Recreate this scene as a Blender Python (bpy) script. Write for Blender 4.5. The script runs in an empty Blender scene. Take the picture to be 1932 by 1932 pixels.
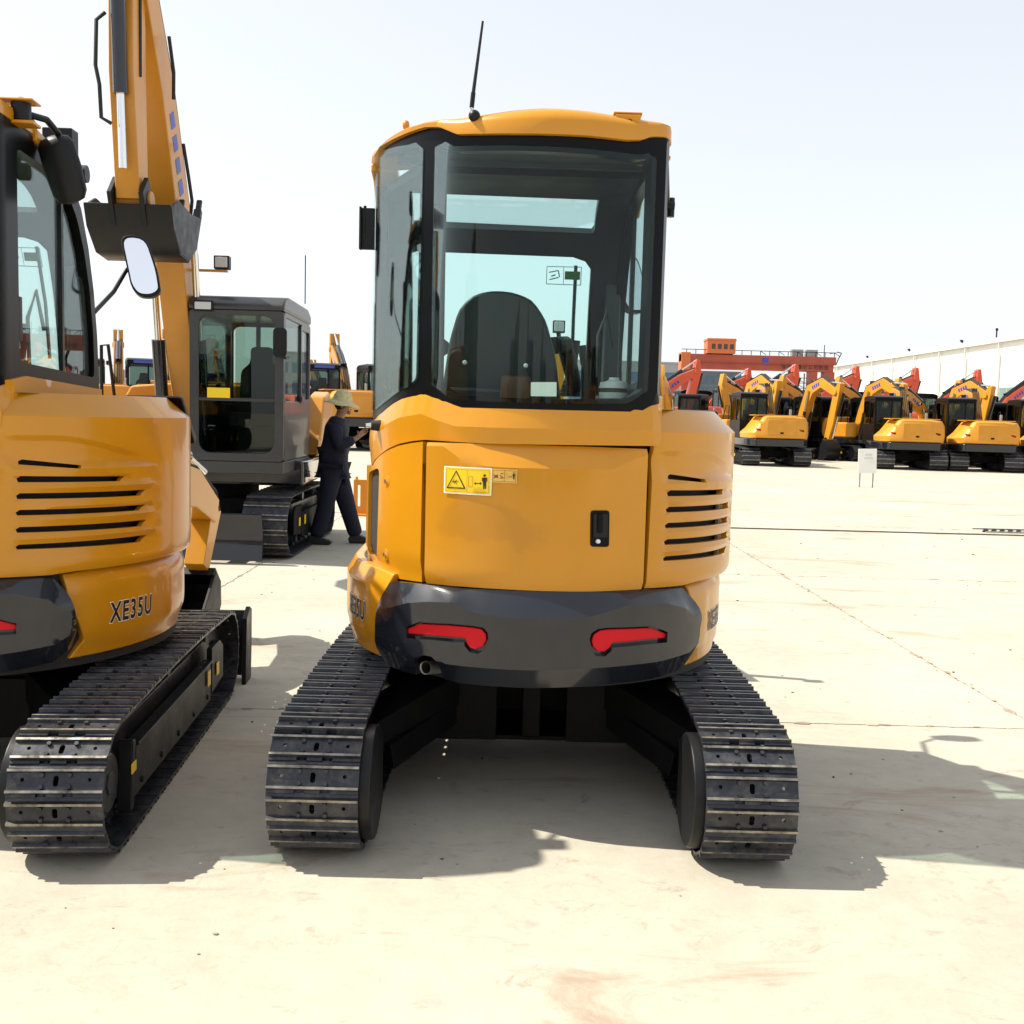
import bpy, bmesh, math, random
from mathutils import Vector, Matrix
from mathutils.geometry import delaunay_2d_cdt

random.seed(7)
R = math.radians
PI = math.pi
SC = bpy.context.scene
COL = SC.collection

# ---------------------------------------------------------------- camera
PX, FOC, HORIZON = 1932.0, 2000.0, 783.0
PITCH = math.atan((PX / 2 - HORIZON) / FOC)
CAM_ROT = Matrix.Rotation(PI / 2 - PITCH, 3, 'X') @ Matrix.Rotation(R(1.5), 3, 'Z')
CAM_LOC = Vector((0, 0, 1.5))
cd = bpy.data.cameras.new("camera")
cam = bpy.data.objects.new("camera", cd)
COL.objects.link(cam)
cam.matrix_world = Matrix.Translation(CAM_LOC) @ CAM_ROT.to_4x4()
cd.sensor_width = 36
cd.lens = 36 * FOC / PX
cd.clip_start = 0.05
cd.clip_end = 3000
SC.camera = cam

# ---------------------------------------------------------------- sky, sun, exposure
SUN_DIR = Vector((-0.76, 0.10, 1.0)).normalized()       # towards the sun
SUN_EL = math.asin(SUN_DIR.z)
SUN_AZ = math.atan2(SUN_DIR.x, SUN_DIR.y)               # from +Y towards +X
w = bpy.data.worlds.new("World")
SC.world = w
w.use_nodes = True
nt = w.node_tree
for n in list(nt.nodes):
    nt.nodes.remove(n)
out = nt.nodes.new('ShaderNodeOutputWorld')
bg = nt.nodes.new('ShaderNodeBackground')
sky = nt.nodes.new('ShaderNodeTexSky')
sky.sky_type = 'NISHITA'
sky.sun_disc = False
sky.sun_elevation = SUN_EL
sky.sun_rotation = SUN_AZ
sky.altitude = 20
sky.air_density = 1.0
sky.dust_density = 1.2
sky.ozone_density = 1.0
hs = nt.nodes.new('ShaderNodeHueSaturation')
hs.inputs['Saturation'].default_value = 0.34
nt.links.new(sky.outputs[0], hs.inputs['Color'])
# a thin white overcast veil over the clear-sky model
veil = nt.nodes.new('ShaderNodeMixRGB')
veil.inputs[0].default_value = 0.42
veil.inputs[2].default_value = (6.3, 6.5, 6.75, 1)
nt.links.new(hs.outputs[0], veil.inputs[1])
nt.links.new(veil.outputs[0], bg.inputs['Color'])
bg.inputs['Strength'].default_value = 0.118
nt.links.new(bg.outputs[0], out.inputs['Surface'])

sd = bpy.data.lights.new("sun", 'SUN')
sd.energy = 4.8
sd.angle = R(0.55)
sd.color = (1.0, 0.93, 0.80)
sun = bpy.data.objects.new("sun", sd)
COL.objects.link(sun)
sun.rotation_euler = SUN_DIR.to_track_quat('Z', 'Y').to_euler()
sun.location = SUN_DIR * 60

vs = SC.view_settings
vs.view_transform = 'Standard'
vs.look = 'None'
vs.exposure = 0.66
vs.gamma = 1.0
vs.use_curve_mapping = False

# ---------------------------------------------------------------- materials
MATS = {}


def mat(name, base, rough=0.5, metal=0.0, coat=0.0, var=0.0, vscale=6.0, bump=0.0, bscale=40.0,
        rvar=0.0, spec=0.5, dust=0.0, sheen=0.0):
    if name in MATS:
        return MATS[name]
    m = bpy.data.materials.new(name)
    m.use_nodes = True
    t = m.node_tree
    p = t.nodes['Principled BSDF']
    p.inputs['Base Color'].default_value = (*base, 1)
    p.inputs['Roughness'].default_value = rough
    p.inputs['Metallic'].default_value = metal
    p.inputs['Coat Weight'].default_value = coat
    p.inputs['Coat Roughness'].default_value = 0.06
    p.inputs['Specular IOR Level'].default_value = spec
    tc0 = t.nodes.new('ShaderNodeTexCoord')
    oi = t.nodes.new('ShaderNodeObjectInfo')
    sc_ = t.nodes.new('ShaderNodeMath')
    sc_.operation = 'MULTIPLY'
    sc_.inputs[1].default_value = 37.0
    t.links.new(oi.outputs['Random'], sc_.inputs[0])
    tcv = t.nodes.new('ShaderNodeVectorMath')         # every object takes its own piece of the pattern
    tcv.operation = 'ADD'
    t.links.new(tc0.outputs['Object'], tcv.inputs[0])
    t.links.new(sc_.outputs[0], tcv.inputs[1])

    class _T:
        outputs = {'Object': tcv.outputs[0]}
    tc = _T
    last = None
    if var > 0 or rvar > 0:
        nz = t.nodes.new('ShaderNodeTexNoise')
        nz.inputs['Scale'].default_value = vscale
        nz.inputs['Detail'].default_value = 6
        nz.inputs['Roughness'].default_value = 0.65
        t.links.new(tc.outputs['Object'], nz.inputs['Vector'])
        if var > 0:
            cr = t.nodes.new('ShaderNodeValToRGB')
            cr.color_ramp.elements[0].position = 0.3
            cr.color_ramp.elements[1].position = 0.7
            cr.color_ramp.elements[0].color = (*[c * (1 - var) for c in base], 1)
            cr.color_ramp.elements[1].color = (*[min(1, c * (1 + var)) for c in base], 1)
            t.links.new(nz.outputs['Fac'], cr.inputs[0])
            last = cr.outputs[0]
        if rvar > 0:
            mr = t.nodes.new('ShaderNodeMapRange')
            mr.inputs['From Min'].default_value = 0.3
            mr.inputs['From Max'].default_value = 0.7
            mr.inputs['To Min'].default_value = max(0.02, rough - rvar)
            mr.inputs['To Max'].default_value = min(1, rough + rvar)
            t.links.new(nz.outputs['Fac'], mr.inputs['Value'])
            t.links.new(mr.outputs[0], p.inputs['Roughness'])
    if dust > 0:
        nd = t.nodes.new('ShaderNodeTexNoise')
        nd.inputs['Scale'].default_value = 14
        nd.inputs['Detail'].default_value = 8
        nd.inputs['Roughness'].default_value = 0.75
        t.links.new(tc.outputs['Object'], nd.inputs['Vector'])
        ramp = t.nodes.new('ShaderNodeValToRGB')
        ramp.color_ramp.elements[0].position = 0.48
        ramp.color_ramp.elements[1].position = 0.78
        ramp.color_ramp.elements[0].color = (0, 0, 0, 1)
        ramp.color_ramp.elements[1].color = (dust, dust, dust, 1)
        t.links.new(nd.outputs['Fac'], ramp.inputs[0])
        mx = t.nodes.new('ShaderNodeMixRGB')
        mx.inputs[2].default_value = (0.30, 0.26, 0.20, 1)
        t.links.new(ramp.outputs[0], mx.inputs[0])
        if last:
            t.links.new(last, mx.inputs[1])
        else:
            mx.inputs[1].default_value = (*base, 1)
        last = mx.outputs[0]
    if last:
        t.links.new(last, p.inputs['Base Color'])
    if bump > 0:
        nb = t.nodes.new('ShaderNodeTexNoise')
        nb.inputs['Scale'].default_value = bscale
        nb.inputs['Detail'].default_value = 4
        t.links.new(tc.outputs['Object'], nb.inputs['Vector'])
        bp = t.nodes.new('ShaderNodeBump')
        bp.inputs['Strength'].default_value = bump
        bp.inputs['Distance'].default_value = 0.01
        t.links.new(nb.outputs['Fac'], bp.inputs['Height'])
        t.links.new(bp.outputs[0], p.inputs['Normal'])
    MATS[name] = m
    return m


def glass_mat(name, tint, refl=1.0, rough=0.0):
    m = bpy.data.materials.new(name)
    m.use_nodes = True
    t = m.node_tree
    for n in list(t.nodes):
        t.nodes.remove(n)
    o = t.nodes.new('ShaderNodeOutputMaterial')
    tr = t.nodes.new('ShaderNodeBsdfTransparent')
    tr.inputs[0].default_value = (*tint, 1)
    gl = t.nodes.new('ShaderNodeBsdfGlossy')
    gl.inputs['Roughness'].default_value = rough
    fr = t.nodes.new('ShaderNodeFresnel')
    fr.inputs['IOR'].default_value = 1.5
    mu = t.nodes.new('ShaderNodeMath')
    mu.operation = 'MULTIPLY'
    mu.inputs[1].default_value = refl
    mu.use_clamp = True
    t.links.new(fr.outputs[0], mu.inputs[0])
    mix = t.nodes.new('ShaderNodeMixShader')
    t.links.new(mu.outputs[0], mix.inputs[0])
    t.links.new(tr.outputs[0], mix.inputs[1])
    t.links.new(gl.outputs[0], mix.inputs[2])
    t.links.new(mix.outputs[0], o.inputs['Surface'])
    MATS[name] = m
    return m


YEL = mat('yellow_paint', (0.57, 0.246, 0.0075), 0.30, spec=0.35, coat=0.38, var=0.05, vscale=3, bump=0.02, bscale=60)
YEL2 = mat('yellow_paint_fleet', (0.60, 0.262, 0.016), 0.40, spec=0.35, coat=0.2, var=0.09, vscale=2.5, dust=0.12)
ORG = mat('orange_paint', (0.62, 0.075, 0.018), 0.4, coat=0.2, var=0.10, vscale=2, dust=0.08)
TAN = mat('tan_yellow_paint', (0.54, 0.235, 0.022), 0.40, spec=0.35, coat=0.2, var=0.08, vscale=2, dust=0.18)
CHAR = mat('charcoal_gloss', (0.010, 0.012, 0.0185), 0.22, spec=0.2, coat=0.85, var=0.10, vscale=5, rvar=0.05)
BLK = mat('black_paint', (0.0075, 0.008, 0.0095), 0.42, spec=0.28, var=0.25, vscale=8, rvar=0.10)
FRIT = mat('black_gloss_band', (0.0035, 0.004, 0.005), 0.30, spec=0.13)
RUB = mat('black_rubber', (0.014, 0.014, 0.014), 0.75, var=0.25, vscale=18)
FRAME_D = mat('dark_frame', (0.0028, 0.003, 0.0036), 0.6, spec=0.14, var=0.3, vscale=9, dust=0.015)
STEEL = mat('track_steel', (0.026, 0.029, 0.039), 0.38, metal=0.35, var=0.45, vscale=11, rvar=0.14, dust=0.30)
WORN = mat('worn_steel', (0.24, 0.22, 0.185), 0.40, metal=0.6, var=0.8, vscale=22, rvar=0.15, dust=0.3)
CHROME = mat('chrome', (0.75, 0.76, 0.78), 0.14, metal=1.0)
DULL = mat('dull_steel', (0.32, 0.32, 0.31), 0.45, metal=0.7, var=0.2, vscale=10)
INTR = mat('cab_lining', (0.036, 0.040, 0.042), 0.7, var=0.15, vscale=5, bump=0.05)
SEAT = mat('seat_shell', (0.007, 0.0075, 0.0085), 0.5, var=0.15, vscale=8)
GREYCAB = mat('grey_cab_paint', (0.026, 0.027, 0.030), 0.38, coat=0.25, var=0.12, vscale=3, dust=0.05)
WHT = mat('white_plastic', (0.75, 0.75, 0.72), 0.45)
REDL = mat('red_reflector', (0.62, 0.006, 0.014), 0.5, spec=0.25, bump=0.08, bscale=160)
LENS = mat('lamp_lens', (0.55, 0.57, 0.57), 0.12, coat=0.5, bump=0.2, bscale=120)
MIRR = mat('mirror_glass', (0.85, 0.87, 0.92), 0.02, metal=1.0)
STKY = mat('sticker_yellow', (0.86, 0.60, 0.012), 0.35)
STKW = mat('sticker_white', (0.85, 0.84, 0.80), 0.4)
STKB = mat('sticker_black', (0.020, 0.012, 0.008), 0.45)
STKO = mat('sticker_pale_yellow', (0.76, 0.45, 0.09), 0.4)
STKG = mat('sticker_green', (0.03, 0.16, 0.03), 0.4)
STKN = mat('sticker_blue', (0.03, 0.05, 0.35), 0.4)
STKR = mat('sticker_red', (0.20, 0.015, 0.01), 0.4)
STKL = mat('sticker_line', (0.55, 0.25, 0.0), 0.4)
BLUE = mat('blue_trim', (0.02, 0.05, 0.32), 0.35, coat=0.2)
BROWN = mat('brown_vinyl', (0.10, 0.045, 0.02), 0.6, var=0.2)
GLASS = glass_mat('green_tinted_glass', (0.885, 0.97, 0.955), 0.36)
GLASSG = glass_mat('smoky_glass', (0.66, 0.75, 0.71), 0.8)
GLASSD = glass_mat('dark_tinted_glass', (0.55, 0.63, 0.60), 0.7)

# ---------------------------------------------------------------- mesh helpers


class MB:
    """bmesh collector; every shape takes a material slot index"""

    def __init__(self):
        self.b = bmesh.new()

    def _fin(self, geom, mi, smooth):
        for f in geom:
            f.material_index = mi
            f.smooth = smooth

    def face(self, pts, mi=0, smooth=False):
        vs_ = [self.b.verts.new(p) for p in pts]
        f = self.b.faces.new(vs_)
        self._fin([f], mi, smooth)
        return f

    def box(self, c, s, rot=None, mi=0, taper=None):
        m = Matrix.Translation(Vector(c))
        if rot:
            if isinstance(rot, Matrix):
                m = m @ rot.to_4x4()
            else:
                m = m @ Matrix.Rotation(rot[2], 4, 'Z') @ Matrix.Rotation(rot[1], 4, 'Y') @ Matrix.Rotation(rot[0], 4, 'X')
        hx, hy, hz = s[0] / 2, s[1] / 2, s[2] / 2
        t = taper or (1, 1)
        co = [(-hx, -hy, -hz), (hx, -hy, -hz), (hx, hy, -hz), (-hx, hy, -hz),
              (-hx * t[0], -hy * t[1], hz), (hx * t[0], -hy * t[1], hz), (hx * t[0], hy * t[1], hz), (-hx * t[0], hy * t[1], hz)]
        v = [self.b.verts.new(m @ Vector(q)) for q in co]
        for q in ((0, 3, 2, 1), (4, 5, 6, 7), (0, 1, 5, 4), (1, 2, 6, 5), (2, 3, 7, 6), (3, 0, 4, 7)):
            f = self.b.faces.new([v[i] for i in q])
            f.material_index = mi
        return v

    def bar(self, p0, p1, w_, h_, mi=0, up=(0, 0, 1)):
        p0, p1 = Vector(p0), Vector(p1)
        d = p1 - p0
        y = d.normalized()
        u = Vector(up)
        x = y.cross(u)
        if x.length < 1e-4:
            x = y.cross(Vector((1, 0, 0)))
        x.normalize()
        z = x.cross(y)
        rot = Matrix((x, y, z)).transposed()
        self.box((p0 + p1) / 2, (w_, d.length, h_), rot, mi)

    def cyl(self, p0, p1, r0, r1=None, n=12, mi=0, smooth=True, cap=True):
        p0, p1 = Vector(p0), Vector(p1)
        r1 = r0 if r1 is None else r1
        d = (p1 - p0).normalized()
        x = d.cross(Vector((0, 0, 1)))
        if x.length < 1e-4:
            x = Vector((1, 0, 0))
        x.normalize()
        y = d.cross(x)
        a, b = [], []
        for i in range(n):
            an = 2 * PI * i / n
            dv = x * math.cos(an) + y * math.sin(an)
            a.append(self.b.verts.new(p0 + dv * r0))
            b.append(self.b.verts.new(p1 + dv * r1))
        for i in range(n):
            j = (i + 1) % n
            f = self.b.faces.new((a[j], a[i], b[i], b[j]))
            f.material_index = mi
            f.smooth = smooth
        if cap:
            f = self.b.faces.new(a)
            f.material_index = mi
            f = self.b.faces.new(list(reversed(b)))
            f.material_index = mi

    def tube(self, pts, r, n=8, mi=0, cap=True):
        pts = [Vector(p) for p in pts]
        rs = r if isinstance(r, (list, tuple)) else [r] * len(pts)
        rings = []
        ref = None
        for i, p in enumerate(pts):
            d = (pts[min(i + 1, len(pts) - 1)] - pts[max(i - 1, 0)]).normalized()
            if ref is None:
                ref = d.cross(Vector((0, 0, 1)))
                if ref.length < 1e-3:
                    ref = Vector((1, 0, 0))
            x = (ref - d * ref.dot(d)).normalized()
            ref = x
            y = d.cross(x)
            rings.append([self.b.verts.new(p + (x * math.cos(2 * PI * k / n) + y * math.sin(2 * PI * k / n)) * rs[i]) for k in range(n)])
        for a, b in zip(rings, rings[1:]):
            for k in range(n):
                f = self.b.faces.new((a[(k + 1) % n], a[k], b[k], b[(k + 1) % n]))
                f.material_index = mi
                f.smooth = True
        if cap:
            f = self.b.faces.new(rings[0])
            f.material_index = mi
            f = self.b.faces.new(list(reversed(rings[-1])))
            f.material_index = mi

    def prism(self, poly, axis, lo, hi, mi=0, smooth_side=False):
        """poly: 2-D points; axis 'x': (y,z), 'y': (x,z), 'z': (x,y)"""
        def P(q, d):
            return {'x': (d, q[0], q[1]), 'y': (q[0], d, q[1]), 'z': (q[0], q[1], d)}[axis]
        a = [self.b.verts.new(P(q, lo)) for q in poly]
        b = [self.b.verts.new(P(q, hi)) for q in poly]
        n = len(poly)
        fs = []
        for i in range(n):
            j = (i + 1) % n
            f = self.b.faces.new((a[i], a[j], b[j], b[i]))
            f.smooth = smooth_side
            fs.append(f)
        fs.append(self.b.faces.new(list(reversed(a))))
        fs.append(self.b.faces.new(b))
        for f in fs:
            f.material_index = mi
        return fs

    def frame(self, outer, inner, axis, lo, hi, mi=0):
        """flat frame: outer and inner loops with the same number of points"""
        def P(q, d):
            return {'x': (d, q[0], q[1]), 'y': (q[0], d, q[1]), 'z': (q[0], q[1], d)}[axis]
        L = []
        for d in (lo, hi):
            L.append([self.b.verts.new(P(q, d)) for q in outer])
            L.append([self.b.verts.new(P(q, d)) for q in inner])
        n = len(outer)
        for i in range(n):
            j = (i + 1) % n
            for q in ((L[0][i], L[0][j], L[1][j], L[1][i]), (L[2][j], L[2][i], L[3][i], L[3][j]),
                      (L[0][j], L[0][i], L[2][i], L[2][j]), (L[1][i], L[1][j], L[3][j], L[3][i])):
                f = self.b.faces.new(q)
                f.material_index = mi

    def ball(self, c, r, u=12, v=8, mi=0, scale=(1, 1, 1)):
        g = bmesh.ops.create_uvsphere(self.b, u_segments=u, v_segments=v, radius=r,
                                      matrix=Matrix.Translation(Vector(c)) @ Matrix.Diagonal((*scale, 1)))
        for vv in g['verts']:
            for f in vv.link_faces:
                f.material_index = mi
                f.smooth = True

    def mesh(self, name, mats, sharp=40):
        bmesh.ops.recalc_face_normals(self.b, faces=self.b.faces)
        me = bpy.data.meshes.new(name)
        self.b.to_mesh(me)
        self.b.free()
        for m in (mats if isinstance(mats, (list, tuple)) else [mats]):
            me.materials.append(m)
        if sharp:
            me.set_sharp_from_angle(angle=R(sharp))
        return me

    def build(self, name, mats, parent=None, bevel=0.0, seg=2, rot=None, loc=None, smooth=False, sharp=40):
        me = self.mesh(name, mats, sharp)
        return link(name, me, parent, bevel, seg, rot, loc, smooth)


def link(name, me, parent=None, bevel=0.0, seg=2, rot=None, loc=None, smooth=False):
    o = bpy.data.objects.new(name, me)
    COL.objects.link(o)
    if parent:
        o.parent = parent
    if rot:
        o.rotation_euler = rot
    if loc:
        o.location = loc
    if smooth:
        for p in me.polygons:
            p.use_smooth = True
    if bevel > 0:
        md = o.modifiers.new('edge', 'BEVEL')
        md.width = bevel
        md.segments = seg
        md.limit_method = 'ANGLE'
        md.angle_limit = R(38)
        md.harden_normals = True
        for p in me.polygons:
            p.use_smooth = True
    return o


def tag(o, label=None, cat=None, group=None, kind=None):
    if label:
        o['label'] = label
    if cat:
        o['category'] = cat
    if group:
        o['group'] = group
    if kind:
        o['kind'] = kind
    return o


def thing(name, label, cat, loc=(0, 0, 0), rz=0.0, group=None):
    o = bpy.data.objects.new(name, None)
    COL.objects.link(o)
    o.empty_display_size = 0.3
    o.location = loc
    o.rotation_euler = (0, 0, rz)
    return tag(o, label, cat, group)


def copy_tree(o, parent=None):
    c = o.copy()
    COL.objects.link(c)
    c.parent = parent
    for ch in list(o.children):
        copy_tree(ch, c)
    return c


def rrect(x0, y0, x1, y1, r, n=4):
    """rounded rectangle, counter-clockwise"""
    pts = []
    for cx, cy, a0 in ((x1 - r, y0 + r, -90), (x1 - r, y1 - r, 0), (x0 + r, y1 - r, 90), (x0 + r, y0 + r, 180)):
        for k in range(n + 1):
            a = R(a0 + 90 * k / n)
            pts.append((cx + r * math.cos(a), cy + r * math.sin(a)))
    return pts


def round_poly(poly, r, n=3):
    """round the corners of a polygon"""
    res = []
    m = len(poly)
    for i in range(m):
        p0, p, p1 = Vector(poly[i - 1]), Vector(poly[i]), Vector(poly[(i + 1) % m])
        a, b = p0 - p, p1 - p
        rr = min(r, a.length * 0.45, b.length * 0.45)
        q0, q1 = p + a.normalized() * rr, p + b.normalized() * rr
        for k in range(n + 1):
            t = k / n
            res.append(tuple(q0 * (1 - t) ** 2 + p * 2 * t * (1 - t) + q1 * t * t))
    return res


# ---------------------------------------------------------------- wrapped sheet panels


class Outline:
    """plan curve; s runs along it, the outward normal is on its right-hand side"""

    def __init__(self, pts, origin_index):
        self.p = [Vector(q) for q in pts]
        s = [0.0]
        for a, b in zip(self.p, self.p[1:]):
            s.append(s[-1] + (b - a).length)
        s0 = s[origin_index]
        self.s = [q - s0 for q in s]

    def at(self, s):
        S, P = self.s, self.p
        if s <= S[0]:
            d = (P[1] - P[0]).normalized()
            return P[0] + d * (s - S[0])
        if s >= S[-1]:
            d = (P[-1] - P[-2]).normalized()
            return P[-1] + d * (s - S[-1])
        lo, hi = 0, len(S) - 1
        while hi - lo > 1:
            m = (lo + hi) // 2
            if S[m] <= s:
                lo = m
            else:
                hi = m
        t = (s - S[lo]) / (S[hi] - S[lo])
        return P[lo].lerp(P[hi], t)

    def nrm(self, s, h=0.012):
        t = (self.at(s + h) - self.at(s - h)).normalized()
        return Vector((t.y, -t.x))

    def pt(self, s, z, off=0.0):
        p = self.at(s) + self.nrm(s) * off
        return Vector((p.x, p.y, z))


def ell(a, b, deg0, deg1, step=2.5, cx=0.0, cy=0.0):
    """ellipse arc, angle from the tail (-Y), positive towards +X"""
    n = max(2, int(abs(deg1 - deg0) / step))
    return [(cx + a * math.sin(R(deg0 + (deg1 - deg0) * i / n)), cy - b * math.cos(R(deg0 + (deg1 - deg0) * i / n))) for i in range(n + 1)]


def inside(p, poly):
    x, y = p
    c = False
    j = len(poly) - 1
    for i in range(len(poly)):
        xi, yi = poly[i]
        xj, yj = poly[j]
        if (yi > y) != (yj > y) and x < (xj - xi) * (y - yi) / (yj - yi + 1e-12) + xi:
            c = not c
        j = i
    return c


def dens(poly, step, closed=True):
    r = []
    n = len(poly)
    for i in range(n if closed else n - 1):
        a, b = Vector(poly[i]), Vector(poly[(i + 1) % n])
        k = max(1, int((b - a).length / step + 0.5))
        for q in range(k):
            r.append(tuple(a.lerp(b, q / k)))
    if not closed:
        r.append(tuple(poly[-1]))
    return r


def sheet(outer, holes, step, creases=()):
    """triangulate a flat polygon with holes, with grid points inside"""
    pts, edges = [], []

    def add(poly, closed=True):
        base = len(pts)
        d = dens(poly, step, closed)
        pts.extend(Vector(q) for q in d)
        for i in range(len(d) - (0 if closed else 1)):
            edges.append((base + i, base + (i + 1) % len(d)))
        return d
    O = add(outer)
    H = [add(h) for h in holes]
    for c in creases:
        add(c, False)
    x0 = min(p[0] for p in O)
    x1 = max(p[0] for p in O)
    y0 = min(p[1] for p in O)
    y1 = max(p[1] for p in O)
    nx, ny = max(1, int((x1 - x0) / step)), max(1, int((y1 - y0) / step))
    bound = [Vector(q) for q in pts]
    for i in range(1, nx):
        for j in range(1, ny):
            q = (x0 + (x1 - x0) * i / nx, y0 + (y1 - y0) * j / ny)
            if inside(q, O) and not any(inside(q, h) for h in H):
                v = Vector(q)
                if min((v - b).length_squared for b in bound) > (step * 0.4) ** 2:
                    pts.append(v)
    V, E, Fc, _, _, _ = delaunay_2d_cdt(pts, edges, [], 0, 1e-5)
    tris = []
    for f in Fc:
        c = sum((V[i] for i in f), Vector((0, 0))) / len(f)
        if inside(c, O) and not any(inside(c, h) for h in H):
            a, b_, d_ = V[f[0]], V[f[1]], V[f[2]]
            if abs((b_ - a).cross(d_ - a)) > 1e-9:
                tris.append(f)
    return V, tris


def panel(name, ol, outer, mat_, parent, holes=(), off=None, th=0.02, step=0.04, creases=(), bevel=0.004,
          rot=None, mats=None, seg=2, sharp=40):
    offf = off if callable(off) else (lambda s, z, o=(off or 0.0): o)
    V, T = sheet(outer, holes, step, creases)
    b = bmesh.new()
    used = sorted({i for f in T for i in f})
    fr, bk = {}, {}
    for i in used:
        s, z = V[i]
        o = offf(s, z)
        fr[i] = b.verts.new(ol.pt(s, z, o))
        bk[i] = b.verts.new(ol.pt(s, z, o - th))
    ec = {}
    for f in T:
        b.faces.new([fr[i] for i in f]).smooth = True
        b.faces.new([bk[i] for i in reversed(f)]).smooth = True
        for k in range(3):
            e = (f[k], f[(k + 1) % 3])
            ec[e] = ec.get(e, 0) + 1
    for (i, j) in ec:
        if (j, i) not in ec:
            b.faces.new((fr[j], fr[i], bk[i], bk[j])).smooth = True
    bmesh.ops.recalc_face_normals(b, faces=b.faces)
    me = bpy.data.meshes.new(name)
    b.to_mesh(me)
    b.free()
    for m in (mats or [mat_]):
        me.materials.append(m)
    me.set_sharp_from_angle(angle=R(sharp))
    return link(name, me, parent, bevel, seg, rot)


def decal(name, ol, layers, parent, off=0.0015, rot=None, offf=None, step=0.05):
    """flat print on a wrapped surface: layers of (polygon, holes, material), each a hair above the one before"""
    b = bmesh.new()
    mats = []
    for k, (poly, holes, m) in enumerate(layers):
        if m not in mats:
            mats.append(m)
        V, T = sheet(poly, holes, step)
        vv = {}
        for f in T:
            for i in f:
                if i not in vv:
                    s, z = V[i]
                    base = offf(s, z) if offf else 0.0
                    vv[i] = b.verts.new(ol.pt(s, z, base + off + 0.0004 * k))
            try:
                fc = b.faces.new([vv[i] for i in f])
                fc.material_index = mats.index(m)
                fc.smooth = True
            except ValueError:
                pass
    bmesh.ops.recalc_face_normals(b, faces=b.faces)
    me = bpy.data.meshes.new(name)
    b.to_mesh(me)
    b.free()
    for m in mats:
        me.materials.append(m)
    return link(name, me, parent, rot=rot)


def text_mesh(txt, size, shear=0.0, sx=1.0, bold=0.0, space=1.0):
    c = bpy.data.curves.new('lettering', 'FONT')
    c.body = txt
    c.size = size
    c.shear = shear
    c.offset = bold
    c.align_x = 'CENTER'
    c.align_y = 'CENTER'
    c.space_character = space
    c.resolution_u = 4
    o = bpy.data.objects.new('lettering', c)
    COL.objects.link(o)
    dg = bpy.context.evaluated_depsgraph_get()
    dg.update()
    me = bpy.data.meshes.new_from_object(o.evaluated_get(dg))
    vs_ = [(v.co.x * sx, v.co.y) for v in me.vertices]
    fs = [tuple(p.vertices) for p in me.polygons]
    bpy.data.objects.remove(o)
    bpy.data.curves.remove(c)
    bpy.data.meshes.remove(me)
    return vs_, fs


def text_decal(name, ol, parent, layers, s0, z0, off=0.002, rot=None, skew=0.0, offf=None):
    """layers: [(verts, faces, material)] laid over the outline round (s0, z0)"""
    b = bmesh.new()
    mats = []
    for k, (vs_, fs, m) in enumerate(layers):
        mats.append(m)
        vv = []
        for x, y in vs_:
            s, z = s0 + x, z0 + y + skew * x
            vv.append(b.verts.new(ol.pt(s, z, off + 0.0006 * k + (offf(s, z) if offf else 0))))
        for f in fs:
            try:
                fc = b.faces.new([vv[i] for i in f])
                fc.material_index = k
            except ValueError:
                pass
    me = bpy.data.meshes.new(name)
    b.to_mesh(me)
    b.free()
    for m in mats:
        me.materials.append(m)
    return link(name, me, parent, rot=rot)
# ================================================================ the compact excavator (two stand in the yard)
ML = Vector((0.10, 4.57, 0.0))          # turning centre of the one in the middle
UY = R(1.5)                             # its upper body is slewed a little
UPPER = set()


def local_ray(px, py):
    d = CAM_ROT @ Vector(((px - PX / 2) / FOC, (PX / 2 - py) / FOC, -1.0))
    rot = Matrix.Rotation(-UY, 3, 'Z')
    return rot @ (CAM_LOC - ML), rot @ d


def pix(px, py, ol, off=0.0):
    """sight line of a photo point met with a wrapped surface of the machine: (s, z)"""
    o, d = local_ray(px, py)
    best = None
    near = None
    for i in range(len(ol.s) - 1):
        s0, s1 = ol.s[i], ol.s[i + 1]
        a, b = ol.p[i], ol.p[i + 1]
        if off:
            n = (b - a).normalized()
            n = Vector((n.y, -n.x)) * off
            a, b = a + n, b + n
        e = b - a
        den = d.x * e.y - d.y * e.x
        am = (a + b) / 2
        tt = ((am.x - o.x) * d.x + (am.y - o.y) * d.y) / (d.x ** 2 + d.y ** 2)
        gap = abs((am.x - o.x) * d.y - (am.y - o.y) * d.x)
        if near is None or gap < near[0]:
            near = (gap, tt, (s0 + s1) / 2)
        if abs(den) < 1e-9:
            continue
        t = ((a.x - o.x) * e.y - (a.y - o.y) * e.x) / den
        u = ((a.x - o.x) * d.y - (a.y - o.y) * d.x) / den
        if -1e-6 <= u <= 1 + 1e-6 and t > 0 and (best is None or t < best[0]):
            best = (t, s0 + (s1 - s0) * u)
    if best is None:
        best = (near[1], near[2])
    return (best[1], o.z + d.z * best[0])


def PP(pts, ol, off=0.0):
    return [pix(x, y, ol, off) for x, y in pts]


def C6(pts, ol, off=0.0):
    return [pix(634 + 0.4027 * x, 720.5 + 0.4027 * y, ol, off) for x, y in pts]


def C5(pts, ol, off=0.0):
    return [pix(634 + 0.3431 * x, 173 + 0.3431 * y, ol, off) for x, y in pts]


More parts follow.
